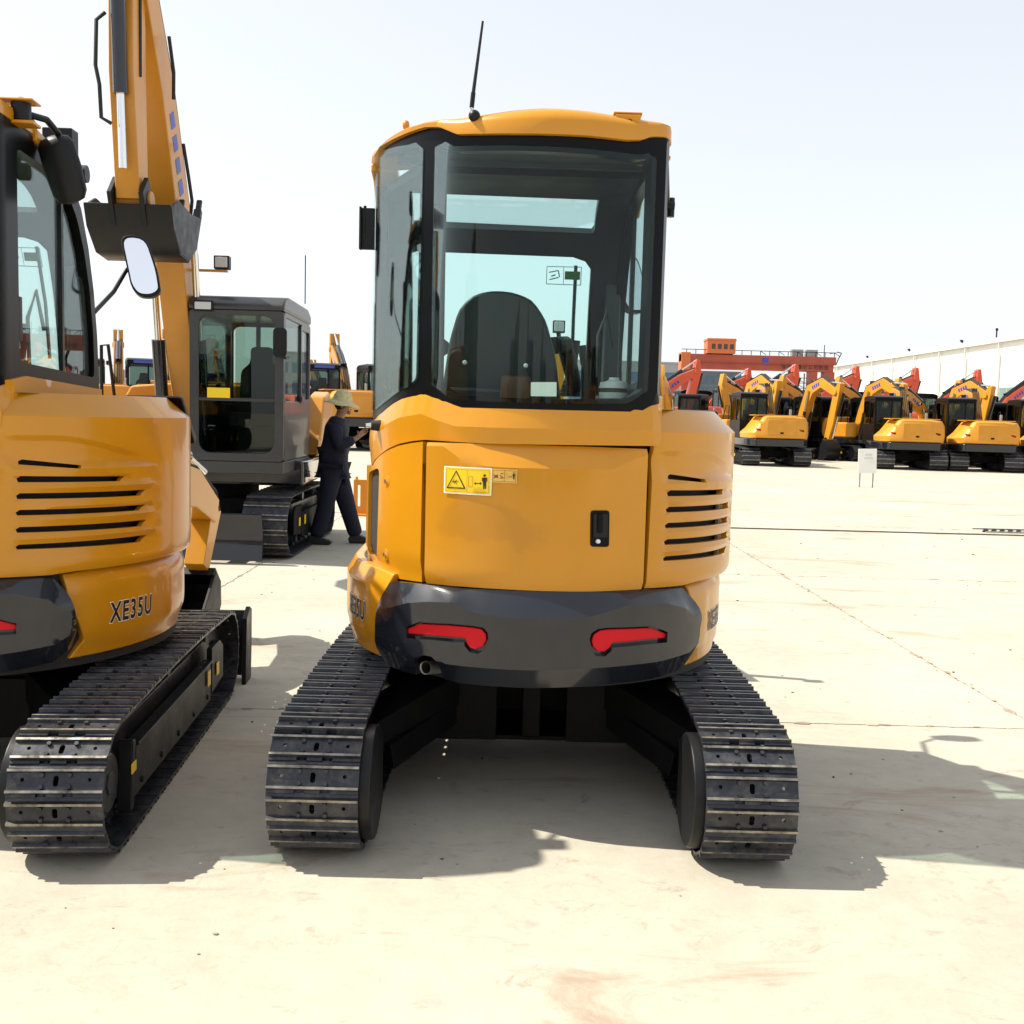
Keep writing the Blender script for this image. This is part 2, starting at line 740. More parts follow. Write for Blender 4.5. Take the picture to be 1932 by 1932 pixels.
def outline(left_a, right_a, b, front, right_deg=90.0, corner=None):
    L = [(-left_a, front)] + [(-left_a, front * (1 - k / 6)) for k in range(1, 6)] + ell(left_a, b, -90, 0)
    oi = len(L) - 1
    Rr = ell(right_a, b, 0, right_deg)[1:]
    if corner:
        x = corner
        lx, ly = Rr[-1]
        r = x - lx
        Rr += [(lx + r * math.sin(R(a)), ly + r * 1.0 * (1 - math.cos(R(a)))) for a in (30, 60, 90)]
        y0 = Rr[-1][1]
        Rr += [(x - 0.028 * k / 8, y0 + (front - y0) * k / 8) for k in range(1, 9)]
    else:
        Rr += ell(right_a, b, 90, 116)[1:]
    return Outline(L + Rr, oi)


FRONT_Y = 0.30
O_CAB = outline(0.70, 0.88, 0.835, FRONT_Y, 23.5, 0.408)
O_LEFT = outline(0.735, 0.86, 0.85, 0.35)
O_RING = outline(0.80, 0.80, 0.86, 0.42)
O_HOOD = outline(0.80, 0.83, 0.855, 0.50)


def lerp_curve(pts):
    """piecewise-linear function through (x, y) points"""
    P = sorted(pts)

    def f(x):
        if x <= P[0][0]:
            return P[0][1]
        for (a, fa), (b, fb) in zip(P, P[1:]):
            if x <= b:
                return fa + (fb - fa) * (x - a) / (b - a + 1e-12)
        return P[-1][1]
    return f


def sst(a, b, x):
    t = max(0.0, min(1.0, (x - a) / (b - a)))
    return t * t * (3 - 2 * t)


def s_side(ol, y, right):
    """s on the straight side at local y"""
    if right:
        return ol.s[-1] - (ol.p[-1].y - y)
    return ol.s[0] + (ol.p[0].y - y)


class Profile:
    """front glass surface: s is x, the second coordinate runs up the side profile"""

    def __init__(self, pts):
        self.p = [Vector(q) for q in pts]
        self.t = [0.0]
        for a, b in zip(self.p, self.p[1:]):
            self.t.append(self.t[-1] + (b - a).length)

    def yz(self, t):
        T = self.t
        t = max(0.0, min(T[-1], t))
        for i in range(len(T) - 1):
            if t <= T[i + 1]:
                return self.p[i].lerp(self.p[i + 1], (t - T[i]) / (T[i + 1] - T[i]))
        return self.p[-1]

    def pt(self, s, t, off=0.0):
        q = self.yz(t)
        d = (self.yz(t + 0.02) - self.yz(t - 0.02)).normalized()
        n = Vector((d.y, -d.x))
        return Vector((s, q.x + n.x * off, q.y + n.y * off))

    def pix(self, px, py):
        o, d = local_ray(px, py)
        best = None
        for i in range(len(self.t) - 1):
            a, b = self.p[i], self.p[i + 1]
            e = b - a
            den = d.y * e.y - d.z * e.x
            if abs(den) < 1e-9:
                continue
            t = ((a.x - o.y) * e.y - (a.y - o.z) * e.x) / den
            u = ((a.x - o.y) * d.z - (a.y - o.z) * d.y) / den
            if -1e-6 <= u <= 1 + 1e-6 and t > 0 and (best is None or t < best[0]):
                best = (t, self.t[i] + (self.t[i + 1] - self.t[i]) * u)
        if best is None:
            best = (5.0, self.t[-1])
        return (o.x + d.x * best[0], best[1])


PROFILE = [(0.30, 0.92), (0.30, 1.35), (0.295, 1.6), (0.275, 1.8), (0.235, 1.99), (0.175, 2.16), (0.09, 2.31), (-0.02, 2.395), (-0.20, 2.435), (-0.40, 2.458)]
FRONT = Profile(PROFILE)


def upper(o):
    UPPER.add(o.name)
    return o


# ---------------------------------------------------------------- tracks

def track_path(ya, yb, r, z0, hump=0.02):
    """closed loop (y, z) of the shoe plate's under side; drive end at ya (rear), idler at yb"""
    pts = []
    n = 14
    for k in range(n + 1):                       # rear half circle, from bottom to top
        a = -PI / 2 - PI * k / n
        pts.append((ya + r * math.cos(a), z0 + r + r * math.sin(a)))
    for k in range(1, 8):                        # top strand
        t = k / 8
        pts.append((ya + (yb - ya) * t, z0 + 2 * r + hump * math.sin(PI * t)))
    for k in range(n + 1):
        a = PI / 2 - PI * k / n
        pts.append((yb + r * math.cos(a), z0 + r + r * math.sin(a)))
    for k in range(1, 8):
        t = k / 8
        pts.append((yb + (ya - yb) * t, z0))
    return pts


def walk(path, n, start=0.0):
    """n equally spaced (point, tangent) on a closed path"""
    P = [Vector(p) for p in path]
    L = [(P[(i + 1) % len(P)] - P[i]).length for i in range(len(P))]
    tot = sum(L)

    def at(d):
        d %= tot
        for i, l in enumerate(L):
            if d <= l:
                return P[i].lerp(P[(i + 1) % len(P)], d / l)
            d -= l
        return P[0]
    res = []
    pitch = tot / n
    for k in range(n):
        d = (k + start) * pitch
        a, b = at(d - pitch * 0.42), at(d + pitch * 0.42)
        res.append(((a + b) / 2, (b - a).normalized()))
    return res, pitch


def boolean_cut(me, cutter):
    o = bpy.data.objects.new('plate', me)
    c = bpy.data.objects.new('cutter', cutter)
    COL.objects.link(o)
    COL.objects.link(c)
    md = o.modifiers.new('cut', 'BOOLEAN')
    md.object = c
    md.operation = 'DIFFERENCE'
    md.solver = 'EXACT'
    dg = bpy.context.evaluated_depsgraph_get()
    dg.update()
    r = bpy.data.meshes.new_from_object(o.evaluated_get(dg))
    bpy.data.objects.remove(o)
    bpy.data.objects.remove(c)
    return r


def shoe_mesh(w_, pitch, detail=True):
    """one grouser plate: x across, y along, z outwards"""
    m = MB()
    p = pitch
    g = 0.021
    # profile along y: plate with two grousers and an overlapping lip
    prof = [(-0.52 * p, 0.0), (-0.50 * p, 0.008), (-0.40 * p, 0.009), (-0.37 * p, g), (-0.29 * p, g), (-0.25 * p, 0.010),
            (0.25 * p, 0.010), (0.29 * p, g), (0.37 * p, g), (0.41 * p, 0.009), (0.53 * p, 0.002), (0.52 * p, -0.003), (0.38 * p, 0.0)]
    m.prism(prof, 'x', -w_ / 2, w_ / 2)
    me = m.mesh('track_shoe', [STEEL, WORN, RUB], 30)
    if detail:
        c = MB()
        c.prism([(-0.009 + 0.0 + 0.009 * math.cos(a) + 0.009, 0.020 * 0 + 0.016 * (1 if math.sin(a) > 0 else -1) * 0.5 + 0.009 * math.sin(a)) for a in [2 * PI * k / 12 + 0.01 for k in range(12)]], 'z', -0.02, 0.04)
        for sx in (-1, 1):
            c.cyl((sx * w_ * 0.345, 0.004, -0.02), (sx * w_ * 0.345, 0.004, 0.04), 0.0065, n=10)
            c.box((sx * 0.042, -0.5 * p, 0), (0.034, 0.24 * p, 0.08))
        me = boolean_cut(me, c.mesh('cutter', STEEL, 0))
    b = bmesh.new()
    b.from_mesh(me)
    for f in b.faces:
        f.smooth = False
        f.material_index = 0
        if f.normal.z > 0.9 and f.calc_center_median().z > g - 0.003:
            f.material_index = 1
    x = MB()
    x.b.free()
    x.b = b
    if detail:
        for sx in (-1, 1):
            for sy in (-1, 1):
                x.cyl((sx * 0.043 - 0.006 * sy * 0, sy * 0.0185, 0.008), (sx * 0.043, sy * 0.0185, 0.019), 0.0085, 0.0075, n=6, smooth=False)
    me2 = bpy.data.meshes.new('track_shoe')
    b.to_mesh(me2)
    b.free()
    for mm in (STEEL, WORN, RUB):
        me2.materials.append(mm)
    return me2


def track_unit(root, side, cx, w_, ya, yb, r, n, shoe, z0=0.024, each=True, mats=(STEEL, BLK, DULL), label=None, link_scale=1.0):
    """one crawler track: frame, sprocket, idler, rollers, link chain and its shoes; side = +1 when +X is outside"""
    sx = side
    ls = link_scale
    path = track_path(ya, yb, r, z0)
    # side frame beam is the part that carries the rest
    m = MB()
    zc = z0 + r
    inner, outer_ = cx - 0.16 * ls * sx, cx + 0.135 * ls * sx
    poly = [(ya + 0.13 * ls, zc - 0.14 * ls), (yb - 0.22 * ls, zc - 0.14 * ls), (yb - 0.10 * ls, zc - 0.07 * ls), (yb - 0.10 * ls, zc + 0.07 * ls),
            (yb - 0.24 * ls, zc + 0.12 * ls), (ya + 0.15 * ls, zc + 0.115 * ls), (ya + 0.06 * ls, zc + 0.06 * ls)]
    m.prism(poly, 'x', min(cx - 0.06 * ls, cx + 0.06 * ls), max(cx - 0.06 * ls, cx + 0.06 * ls))
    # outer cover plate with stepped end, standing close to the shoes' outer edge
    xo = cx + sx * w_ * 0.40
    m.prism([(ya + 0.19 * ls, zc - 0.125 * ls), (yb - 0.42 * ls, zc - 0.125 * ls), (yb - 0.42 * ls, zc + 0.06 * ls), (ya + 0.23 * ls, zc + 0.06 * ls)],
            'x', xo - 0.012, xo + 0.012, 1)
    m.prism([(yb - 0.40 * ls, zc - 0.10 * ls), (yb - 0.13 * ls, zc - 0.08 * ls), (yb - 0.13 * ls, zc + 0.08 * ls), (yb - 0.20 * ls, zc + 0.12 * ls), (yb - 0.40 * ls, zc + 0.12 * ls)],
            'x', xo - 0.012, xo + 0.014, 1)
    m.prism([(ya + 0.13 * ls, zc - 0.15 * ls), (ya + 0.17 * ls, zc - 0.15 * ls), (ya + 0.20 * ls, zc + 0.09 * ls), (ya + 0.16 * ls, zc + 0.10 * ls)], 'x', xo - 0.03, xo + 0.02, 1)
    m.bar((xo, ya + 0.22 * ls, zc + 0.065 * ls), (xo, yb - 0.42 * ls, zc + 0.065 * ls), 0.05, 0.012, 1)
    for k in range(5):
        y = ya + 0.3 * ls + (yb - ya - 0.8 * ls) * k / 4
        m.cyl((xo, y, zc - 0.09 * ls), (xo + sx * 0.02, y, zc - 0.09 * ls), 0.014, n=8, mi=1)
    tr = m.build('track', [mats[0], mats[1]], root, 0.004, 1)
    for yy, hh in ((yb - 0.50 * ls, 0.07), (yb - 0.30 * ls, 0.06), (ya + 0.165 * ls, 0.035)):
        m = MB()
        m.box((xo + sx * 0.0215, yy, zc + 0.0 * ls), (0.003, 0.055 * ls, hh * ls))
        m.build('warning_sticker', STKY, tr)
    # drive sprocket with the motor housing on the inside
    m = MB()
    nt_ = 17
    pts = []
    for k in range(nt_ * 4):
        a = 2 * PI * k / (nt_ * 4)
        rr = r * (0.90 if k % 4 in (0, 1) else 0.76)
        pts.append((ya + rr * math.cos(a), zc + rr * math.sin(a)))
    m.prism(pts, 'x', cx - 0.02 * ls, cx + 0.02 * ls)
    m.cyl((cx, ya, zc), (cx + sx * w_ * 0.30, ya, zc), r * 0.60, n=28)
    m.cyl((cx + sx * w_ * 0.30, ya, zc), (cx + sx * (w_ * 0.36), ya, zc), r * 0.52, r * 0.46, n=28)
    m.cyl((cx + sx * w_ * 0.36, ya, zc), (cx + sx * (w_ * 0.375), ya, zc), r * 0.20, n=6)
    m.build('drive_sprocket', mats[0], tr, 0.003, 1)
    m = MB()
    a0 = []
    for k in range(19):
        a = R(60 + 240 * k / 18)
        a0.append((ya + r * 0.93 * math.cos(a), zc + r * 0.93 * math.sin(a)))
    a0 += [(ya + 0.16 * ls, zc - r * 0.62), (ya + 0.16 * ls, zc + r * 0.62)]
    x0, x1 = cx - sx * w_ * 0.26, cx - sx * w_ * 0.62
    m.prism(a0, 'x', min(x0, x1), max(x0, x1), 0, True)
    m.build('motor_housing', BLK, tr, 0.008, 2)
    m = MB()
    m.cyl((cx - 0.05 * ls, yb, zc), (cx + 0.05 * ls, yb, zc), r * 0.86, n=30)
    m.cyl((cx - 0.07 * ls, yb, zc), (cx + 0.07 * ls, yb, zc), r * 0.35, n=16)
    m.build('idler_wheel', mats[0], tr, 0.004, 1)
    nr = 4 if ls < 1.3 else 6
    for k in range(nr):
        y = ya + 0.36 * ls + (yb - ya - 0.74 * ls) * k / (nr - 1)
        m = MB()
        m.cyl((cx - 0.08 * ls, y, z0 + 0.075 * ls), (cx + 0.08 * ls, y, z0 + 0.075 * ls), 0.058 * ls, n=16)
        m.cyl((cx - 0.10 * ls, y, z0 + 0.075 * ls), (cx + 0.10 * ls, y, z0 + 0.075 * ls), 0.035 * ls, n=12)
        m.build('roller', mats[0], tr)
    m = MB()
    ymid = (ya + yb) / 2
    m.cyl((cx - 0.07 * ls, ymid, z0 + 2 * r - 0.045 * ls), (cx + 0.07 * ls, ymid, z0 + 2 * r - 0.045 * ls), 0.035 * ls, n=14)
    m.build('carrier_roller', mats[0], tr)
    # shoes
    st, pitch = walk(path, n)
    if each:
        for (c, t) in st:
            nrm = Vector((t.y, -t.x)) * -1.0                       # outwards from the loop
            # path runs rear-up, so outward is to the left of the tangent
            o = bpy.data.objects.new('track_shoe', shoe)
            COL.objects.link(o)
            o.parent = tr
            yv = Vector((0, t.x, t.y))
            zv = Vector((0, -t.y, t.x)) if False else Vector((0, nrm.x, nrm.y))
            xv = yv.cross(zv)
            o.matrix_local = Matrix.Translation((cx, c.x, c.y)) @ Matrix((xv, yv, zv)).transposed().to_4x4()
    else:
        b = bmesh.new()
        for (c, t) in st:
            nrm = Vector((t.y, -t.x)) * -1.0
            yv = Vector((0, t.x, t.y))
            zv = Vector((0, nrm.x, nrm.y))
            xv = yv.cross(zv)
            mtx = Matrix.Translation((cx, c.x, c.y)) @ Matrix((xv, yv, zv)).transposed().to_4x4()
            k0 = len(b.verts)
            b.from_mesh(shoe)
            b.verts.ensure_lookup_table()
            bmesh.ops.transform(b, matrix=mtx, verts=b.verts[k0:])
        me = bpy.data.meshes.new('track_shoes')
        b.to_mesh(me)
        b.free()
        for mm in shoe.materials:
            me.materials.append(mm)
        so = link('track_shoes', me, tr)
        so['kind'] = 'stuff'
    # link chain under the shoes
    m = MB()
    for k, (c, t) in enumerate(st):
        n2 = -Vector((t.y, -t.x)) * -1.0                            # inwards
        cc = c + n2 * 0.018 * ls
        for q in (-0.042, 0.042):
            a = Vector((cx + q * ls, cc.x - t.x * pitch * 0.56, cc.y - t.y * pitch * 0.56))
            e = Vector((cx + q * ls, cc.x + t.x * pitch * 0.40, cc.y + t.y * pitch * 0.40))
            m.bar(a, e, 0.011 * ls, 0.034 * ls, up=(0, n2.x, n2.y))
        pj = c + t * pitch * 0.5 + n2 * 0.016 * ls
        m.cyl((cx - 0.058 * ls, pj.x, pj.y), (cx + 0.058 * ls, pj.x, pj.y), 0.011 * ls, n=8)
    ch = m.build('link_chain', mats[0], tr)
    ch['kind'] = 'stuff'
    return tr


# ---------------------------------------------------------------- the machine
def smudged(src, name):
    """the door's paint with the ghost of a wiped-off emblem"""
    m_ = src.copy()
    m_.name = name
    t = m_.node_tree
    p = t.nodes['Principled BSDF']
    old = p.inputs['Base Color'].links[0].from_socket
    tc = t.nodes.new('ShaderNodeTexCoord')
    nz = t.nodes.new('ShaderNodeTexNoise')
    nz.inputs['Scale'].default_value = 7
    nz.inputs['Detail'].default_value = 3
    t.links.new(tc.outputs['Object'], nz.inputs['Vector'])
    ad = t.nodes.new('ShaderNodeMixRGB')
    ad.inputs[0].default_value = 0.16
    t.links.new(tc.outputs['Object'], ad.inputs[1])
    t.links.new(nz.outputs['Color'], ad.inputs[2])
    last = None
    for cx, cz, rx, rz in ((-0.215, 1.115, 0.15, 0.08), (-0.14, 1.09, 0.13, 0.06)):
        mp = t.nodes.new('ShaderNodeMapping')
        mp.inputs['Location'].default_value = (-cx / rx * 0.84 - 0.5 * 0.16 / rx, 0, -cz / rz * 0.84 - 0.5 * 0.16 / rz)
        mp.inputs['Scale'].default_value = (1 / rx, 0, 1 / rz)
        t.links.new(ad.outputs[0], mp.inputs['Vector'])
        ln = t.nodes.new('ShaderNodeVectorMath')
        ln.operation = 'LENGTH'
        t.links.new(mp.outputs[0], ln.inputs[0])
        mr = t.nodes.new('ShaderNodeMapRange')
        mr.interpolation_type = 'SMOOTHSTEP'
        mr.inputs['From Min'].default_value = 1.0
        mr.inputs['From Max'].default_value = 0.75
        mr.inputs['To Max'].default_value = 0.16
        t.links.new(ln.outputs['Value'], mr.inputs['Value'])
        if last is None:
            last = mr.outputs[0]
        else:
            mm = t.nodes.new('ShaderNodeMath')
            mm.operation = 'MAXIMUM'
            t.links.new(last, mm.inputs[0])
            t.links.new(mr.outputs[0], mm.inputs[1])
            last = mm.outputs[0]
    mx = t.nodes.new('ShaderNodeMixRGB')
    mx.inputs[2].default_value = (0.20, 0.085, 0.02, 1)
    t.links.new(last, mx.inputs[0])
    t.links.new(old, mx.inputs[1])
    t.links.new(mx.outputs[0], p.inputs['Base Color'])
    return m_


DOORY = smudged(YEL, 'yellow_door_paint')


def build_mini(root):
    UZ = (0, 0, UY)
    SH = shoe_mesh(0.30, 0.1016)
    for side, tx in ((1, 0.705), (-1, -0.725)):
        track_unit(root, side, tx, 0.30, -1.02, 0.90, 0.208, 51, SH)
    # centre frame with its sloping legs
    m = MB()
    m.box((0, 0.05, 0.425), (0.78, 0.76, 0.02))
    m.box((0, 0.05, 0.185), (0.78, 0.76, 0.02))
    for x0, x1 in ((-0.39, -0.14), (0.14, 0.39)):
        m.box(((x0 + x1) / 2, -0.347, 0.30), (x1 - x0, 0.02, 0.24))
    m.box((0, -0.24, 0.30), (0.075, 0.20, 0.22))
    m.box((0, 0.15, 0.35), (0.74, 0.5, 0.20))
    for sx in (-1, 1):
        for y0, y1 in ((-0.33, -0.62), (0.33, 0.62)):
            m.bar((sx * 0.36, y0 * 0.85, 0.39), (sx * 0.66, y1, 0.27), 0.20, 0.13)
            m.bar((sx * 0.36, y0 * 0.85, 0.30), (sx * 0.60, y1, 0.20), 0.18, 0.10)
    m.build('centre_frame', [FRAME_D, BLK], root, 0.006, 2)
    m = MB()
    m.cyl((0, 0, 0.43), (0, 0, 0.53), 0.36, n=40)
    m.build('swing_bearing', STEEL, root, 0.006)
    # dozer blade in front
    m = MB()
    prof = [(1.30, 0.02), (1.335, 0.03), (1.315, 0.12), (1.30, 0.22), (1.32, 0.33), (1.345, 0.38), (1.32, 0.385), (1.275, 0.32), (1.26, 0.20), (1.27, 0.08)]
    m.prism(prof, 'x', -0.87, 0.87, 0, True)
    for sx in (-1, 1):
        m.prism([(1.17, 0.0), (1.34, 0.0), (1.36, 0.20), (1.36, 0.39), (1.30, 0.41), (1.20, 0.36), (1.18, 0.15)], 'x', sx * 0.87 - 0.012, sx * 0.87 + 0.012)
    m.build('dozer_blade', BLK, root, 0.004, 1)
    for sx in (-1, 1):
        m = MB()
        m.bar((sx * 0.30, 0.40, 0.27), (sx * 0.42, 1.27, 0.16), 0.07, 0.09)
        m.build('blade_arm', BLK, root, 0.005, 1)
    m = MB()
    m.cyl((0, 0.45, 0.36), (0, 0.95, 0.28), 0.04, n=14)
    m.cyl((0, 0.95, 0.28), (0, 1.26, 0.22), 0.022, n=12, mi=1)
    m.build('blade_cylinder', [BLK, CHROME], root)

    # ---- upper body -------------------------------------------------
    core_ol = outline(0.70, 0.765, 0.80, 0.45)
    m = MB()
    m.prism([(p.x, p.y) for p in core_ol.p], 'z', 0.52, 1.41)
    core = upper(m.build('engine_bay', RUB, root, rot=UZ))
    m = MB()
    m.prism([(p.x, p.y) for p in outline(0.74, 0.76, 0.80, 0.62).p], 'z', 0.53, 0.60)
    upper(m.build('turntable_deck', FRAME_D, root, 0.01, rot=UZ))

    # counterweight sides: yellow ring either side of the bumper
    def ring_off(s, z):
        o = -0.035 * sst(0.83, 0.90, z) - 0.028 * sst(0.66, 0.56, z)
        a = abs(s)
        # pressed panel
        k = sst(0.80, 0.83, a) * sst(1.22, 1.19, a) * sst(0.625, 0.645, z) * sst(0.835, 0.815, z)
        return o - 0.009 * k
    zb, ztp = 0.553, 0.888
    bump_l = C6([(186, 1275), (205, 1085), (225, 965)], O_RING)
    bump_r = C6([(1672, 1025), (1697, 1270)], O_RING)
    sl_end, sr_end = O_RING.s[0] + 0.10, O_RING.s[-1] - 0.08
    sR0, sR1 = bump_r[0][0], bump_r[1][0]
    cr = upper(panel('counterweight', O_RING,
                     [(sR1 - 0.06, zb), (sr_end, zb), (sr_end, ztp - 0.005), (sR0 + 0.10, ztp - 0.005), (sR0 - 0.02, ztp - 0.012), (sR0 - 0.015, 0.80), (sR1 - 0.005, 0.62)],
                     YEL, root, off=ring_off, th=0.04, step=0.03, bevel=0.008, rot=UZ, seg=3))
    sL0, sL1 = bump_l[2][0], bump_l[0][0]
    cl = upper(panel('counterweight', O_RING,
                     [(sl_end, zb), (sL1 + 0.06, zb), (sL1 + 0.01, 0.62), (sL0 + 0.015, 0.80), (sL0 + 0.02, ztp), (sL0 - 0.10, ztp + 0.01), (sl_end, ztp + 0.01)],
                     YEL, root, off=ring_off, th=0.04, step=0.03, bevel=0.008, rot=UZ, seg=3))
    t_in = text_mesh('XE35U', 0.106, 0.08, 0.68, 0.0028, 1.2)
    t_out = text_mesh('XE35U', 0.106, 0.08, 0.68, 0.0058, 1.2)
    text_decal('lettering', O_RING, cr, [(*t_out, STKW), (*t_in, STKB)], 0.955, 0.702, 0.002, offf=ring_off)
    text_decal('lettering', O_RING, cl, [(*t_out, STKW), (*t_in, STKB)], -0.965, 0.712, 0.002, offf=ring_off)

    # bumper ---------------------------------------------------------
    BO = 0.05
    crease_px = [(195, 1095), (250, 1058), (330, 1036), (430, 1030), (550, 1034), (620, 1075), (720, 1095), (880, 1108), (1040, 1106), (1200, 1098), (1300, 1068), (1380, 1045), (1560, 1040), (1640, 1062), (1672, 1080)]
    cre = C6(crease_px, O_RING, BO)
    top = C6([(1630, 960), (1600, 957), (1440, 971), (1200, 984), (900, 982), (700, 975), (420, 952), (262, 936), (236, 945)], O_RING, 0.0)
    cz = lerp_curve(cre)
    tz = lerp_curve(top)
    right = C6([(1690, 1275), (1664, 1025)], O_RING, 0.01)
    left = C6([(222, 972), (203, 1085), (184, 1272)], O_RING, 0.01)
    bot_l = C6([(205, 1318), (240, 1342), (300, 1366), (352, 1378)], O_RING, 0.03)
    notch = C6([(352, 1345), (360, 1312), (382, 1290), (413, 1281), (445, 1287), (468, 1308), (477, 1345), (478, 1402)], O_RING, BO)
    bot_r = C6([(560, 1418), (700, 1432), (900, 1443), (1200, 1432), (1380, 1415), (1500, 1398), (1640, 1352), (1682, 1300)], O_RING, 0.03)
    outer = bot_l + notch + bot_r + right + top + left
    s_min, s_max = min(q[0] for q in outer), max(q[0] for q in outer)
    z_bot = lerp_curve([(q[0], q[1]) for q in bot_l + bot_r])

    def bump_off(s, z):
        c, t = cz(s), tz(s)
        o = BO
        if z > c:
            k = min(1.0, (z - c) / max(0.02, t - c))
            o = BO - (BO + 0.012) * k
        zl = z_bot(s) + 0.075
        if z < zl:
            o -= 0.045 * (zl - z) / 0.075
        e = min(s - s_min, s_max - s)
        o -= 0.055 * max(0.0, 1 - e / 0.04)
        o -= 0.010 * sst(0.02, 0.0, abs(s - 0.02) - 0.22) * 0  # plain centre
        return o
    lamp_l = [(333, 1178), (335, 1156), (395, 1132), (520, 1138), (640, 1147), (682, 1156), (703, 1180), (706, 1208), (690, 1238), (660, 1252), (632, 1246), (613, 1224), (607, 1200), (560, 1196), (440, 1185)]
    lamp_r = [(1196, 1212), (1205, 1182), (1235, 1163), (1300, 1158), (1470, 1150), (1548, 1180), (1548, 1198), (1460, 1205), (1290, 1222), (1280, 1245), (1255, 1263), (1225, 1263), (1203, 1242)]

    def grow(poly, up, down, side):
        cx = sum(p[0] for p in poly) / len(poly)
        cy = sum(p[1] for p in poly) / len(poly)
        mx = max(abs(p[0] - cx) for p in poly)
        r = []
        for i, (x, y) in enumerate(poly):
            a, b = Vector(poly[i - 1]), Vector(poly[(i + 1) % len(poly)])
            t = (b - a).normalized()
            n = Vector((t.y, -t.x))
            if n.dot(Vector((x - cx, y - cy))) < 0 and abs(x - cx) > mx * 0.8:
                n = -n
            k = down if n.y > 0 else up
            r.append((x + n.x * side, y + n.y * k))
        return r
    hol = [C6(grow(q, 9, 24, 14), O_RING, BO) for q in (lamp_l, lamp_r)]
    bp = upper(panel('rear_bumper', O_RING, outer, CHAR, root, holes=hol, off=bump_off, th=0.03, step=0.026, creases=[cre[1:-1], [(s_min + 0.06 + (s_max - s_min - 0.12) * k / 24, z_bot(s_min + 0.06 + (s_max - s_min - 0.12) * k / 24) + 0.075) for k in range(6, 25)]], bevel=0.005, seg=2, rot=UZ, sharp=19))
    for q, h in zip((lamp_l, lamp_r), hol):
        lens = C6(q, O_RING, BO - 0.018)
        mid = (sum(p[0] for p in h) / len(h), sum(p[1] for p in h) / len(h))
        big = [(mid[0] + (a - mid[0]) * 1.1, mid[1] + (b_ - mid[1]) * 1.25) for a, b_ in h]
        panel('lamp_recess', O_RING, big, CHAR, bp, off=BO - 0.026, th=0.01, step=0.05, bevel=0)
        panel('reflector_light', O_RING, lens, REDL, bp, off=BO - 0.012, th=0.012, step=0.04, bevel=0.004)
    # exhaust
    es, ez = pix(801, 1260.5, O_RING, 0.03)
    c = O_RING.pt(es, ez, 0.025)
    nrm = O_RING.nrm(es)
    nv = Vector((nrm.x, nrm.y, 0))
    m = MB()
    inr = c - nv * 0.20 - Vector((0, 0, 0.03))
    for r0, mi in ((0.025, 0), (0.021, 1)):
        m.cyl(c if mi == 0 else c - nv * 0.004, inr, r0, n=24, mi=mi, cap=False)
    ring = []
    for k in range(24):
        a = 2 * PI * k / 24
        sv = Vector((-nrm.y, nrm.x, 0))
        ring.append(sv * math.cos(a) + Vector((0, 0, 1)) * math.sin(a))
    for k in range(24):
        j = (k + 1) % 24
        m.face([c + ring[k] * 0.025, c + ring[j] * 0.025, c - nv * 0.003 + ring[j] * 0.021, c - nv * 0.003 + ring[k] * 0.021], 2)
    m.face([c - nv * 0.12 + ring[k] * 0.0215 for k in range(24)], 1)
    m.tube([c - nv * 0.08, c - nv * 0.18 + Vector((-0.01, 0, -0.02)), c - nv * 0.30 + Vector((-0.02, 0, -0.04))], 0.03, 12, 1)
    upper(m.build('exhaust_pipe', [DULL, RUB, WORN], root, rot=UZ, sharp=30))

    # rear door ------------------------------------------------------
    d_out = C6([(413, 945), (600, 962), (800, 975), (1000, 983), (1200, 985), (1438, 980), (1463, 315), (1200, 306), (800, 293), (424, 283)], O_RING)
    dcr = C6([(424, 300), (500, 300), (600, 372), (700, 395), (800, 402), (1300, 410), (1400, 362), (1463, 340)], O_RING)
    dz = lerp_curve(dcr)

    def door_off(s, z):
        k = z - dz(s)
        o = -0.42 * max(0, k)
        return o - 0.012 * sst(0.035, 0.0, z - d_out[3][1])
    dr = upper(panel('engine_door', O_RING, d_out, DOORY, root, off=door_off, th=0.025, step=0.035, creases=[dcr], bevel=0.006, seg=3, rot=UZ, sharp=20))

    def B(pts):            # flat picture points of the sticker close-up
        return [pix((1400 + x * 500 / 1932) * 1932 / 3352, (1480 + y * 500 / 1932) * 1932 / 3352, O_RING) for x, y in pts]

    def B_line(p, q, w2):
        a, b = Vector(p), Vector(q)
        t = (b - a).normalized()
        n = Vector((-t.y, t.x)) * w2
        return [tuple(a + n), tuple(a - n), tuple(b - n), tuple(b + n)]

    def man(x, y, h):      # pictogram: head, trunk, arms, legs
        k = h / 175.0
        return [[(x + 16 * k * math.cos(a), y + 16 * k * math.sin(a)) for a in [2 * PI * i / 14 for i in range(14)]],
                [(x - 24 * k, y + 26 * k), (x + 24 * k, y + 26 * k), (x + 33 * k, y + 36 * k), (x + 33 * k, y + 78 * k), (x + 24 * k, y + 78 * k), (x + 22 * k, y + 45 * k),
                 (x + 18 * k, y + 170 * k), (x + 4 * k, y + 170 * k), (x, y + 100 * k), (x - 4 * k, y + 170 * k), (x - 18 * k, y + 170 * k), (x - 22 * k, y + 45 * k), (x - 24 * k, y + 78 * k),
                 (x - 33 * k, y + 78 * k), (x - 33 * k, y + 36 * k)]]

    def arrow(x0, x1, y, h):
        return [(x0, y), (x0 + h * 1.2, y - h), (x0 + h * 1.1, y - h * 0.25), (x1 - h * 1.1, y - h * 0.25), (x1 - h * 1.2, y - h), (x1, y), (x1 - h * 1.2, y + h), (x1 - h * 1.1, y + h * 0.25), (x0 + h * 1.1, y + h * 0.25), (x0 + h * 1.2, y + h)]
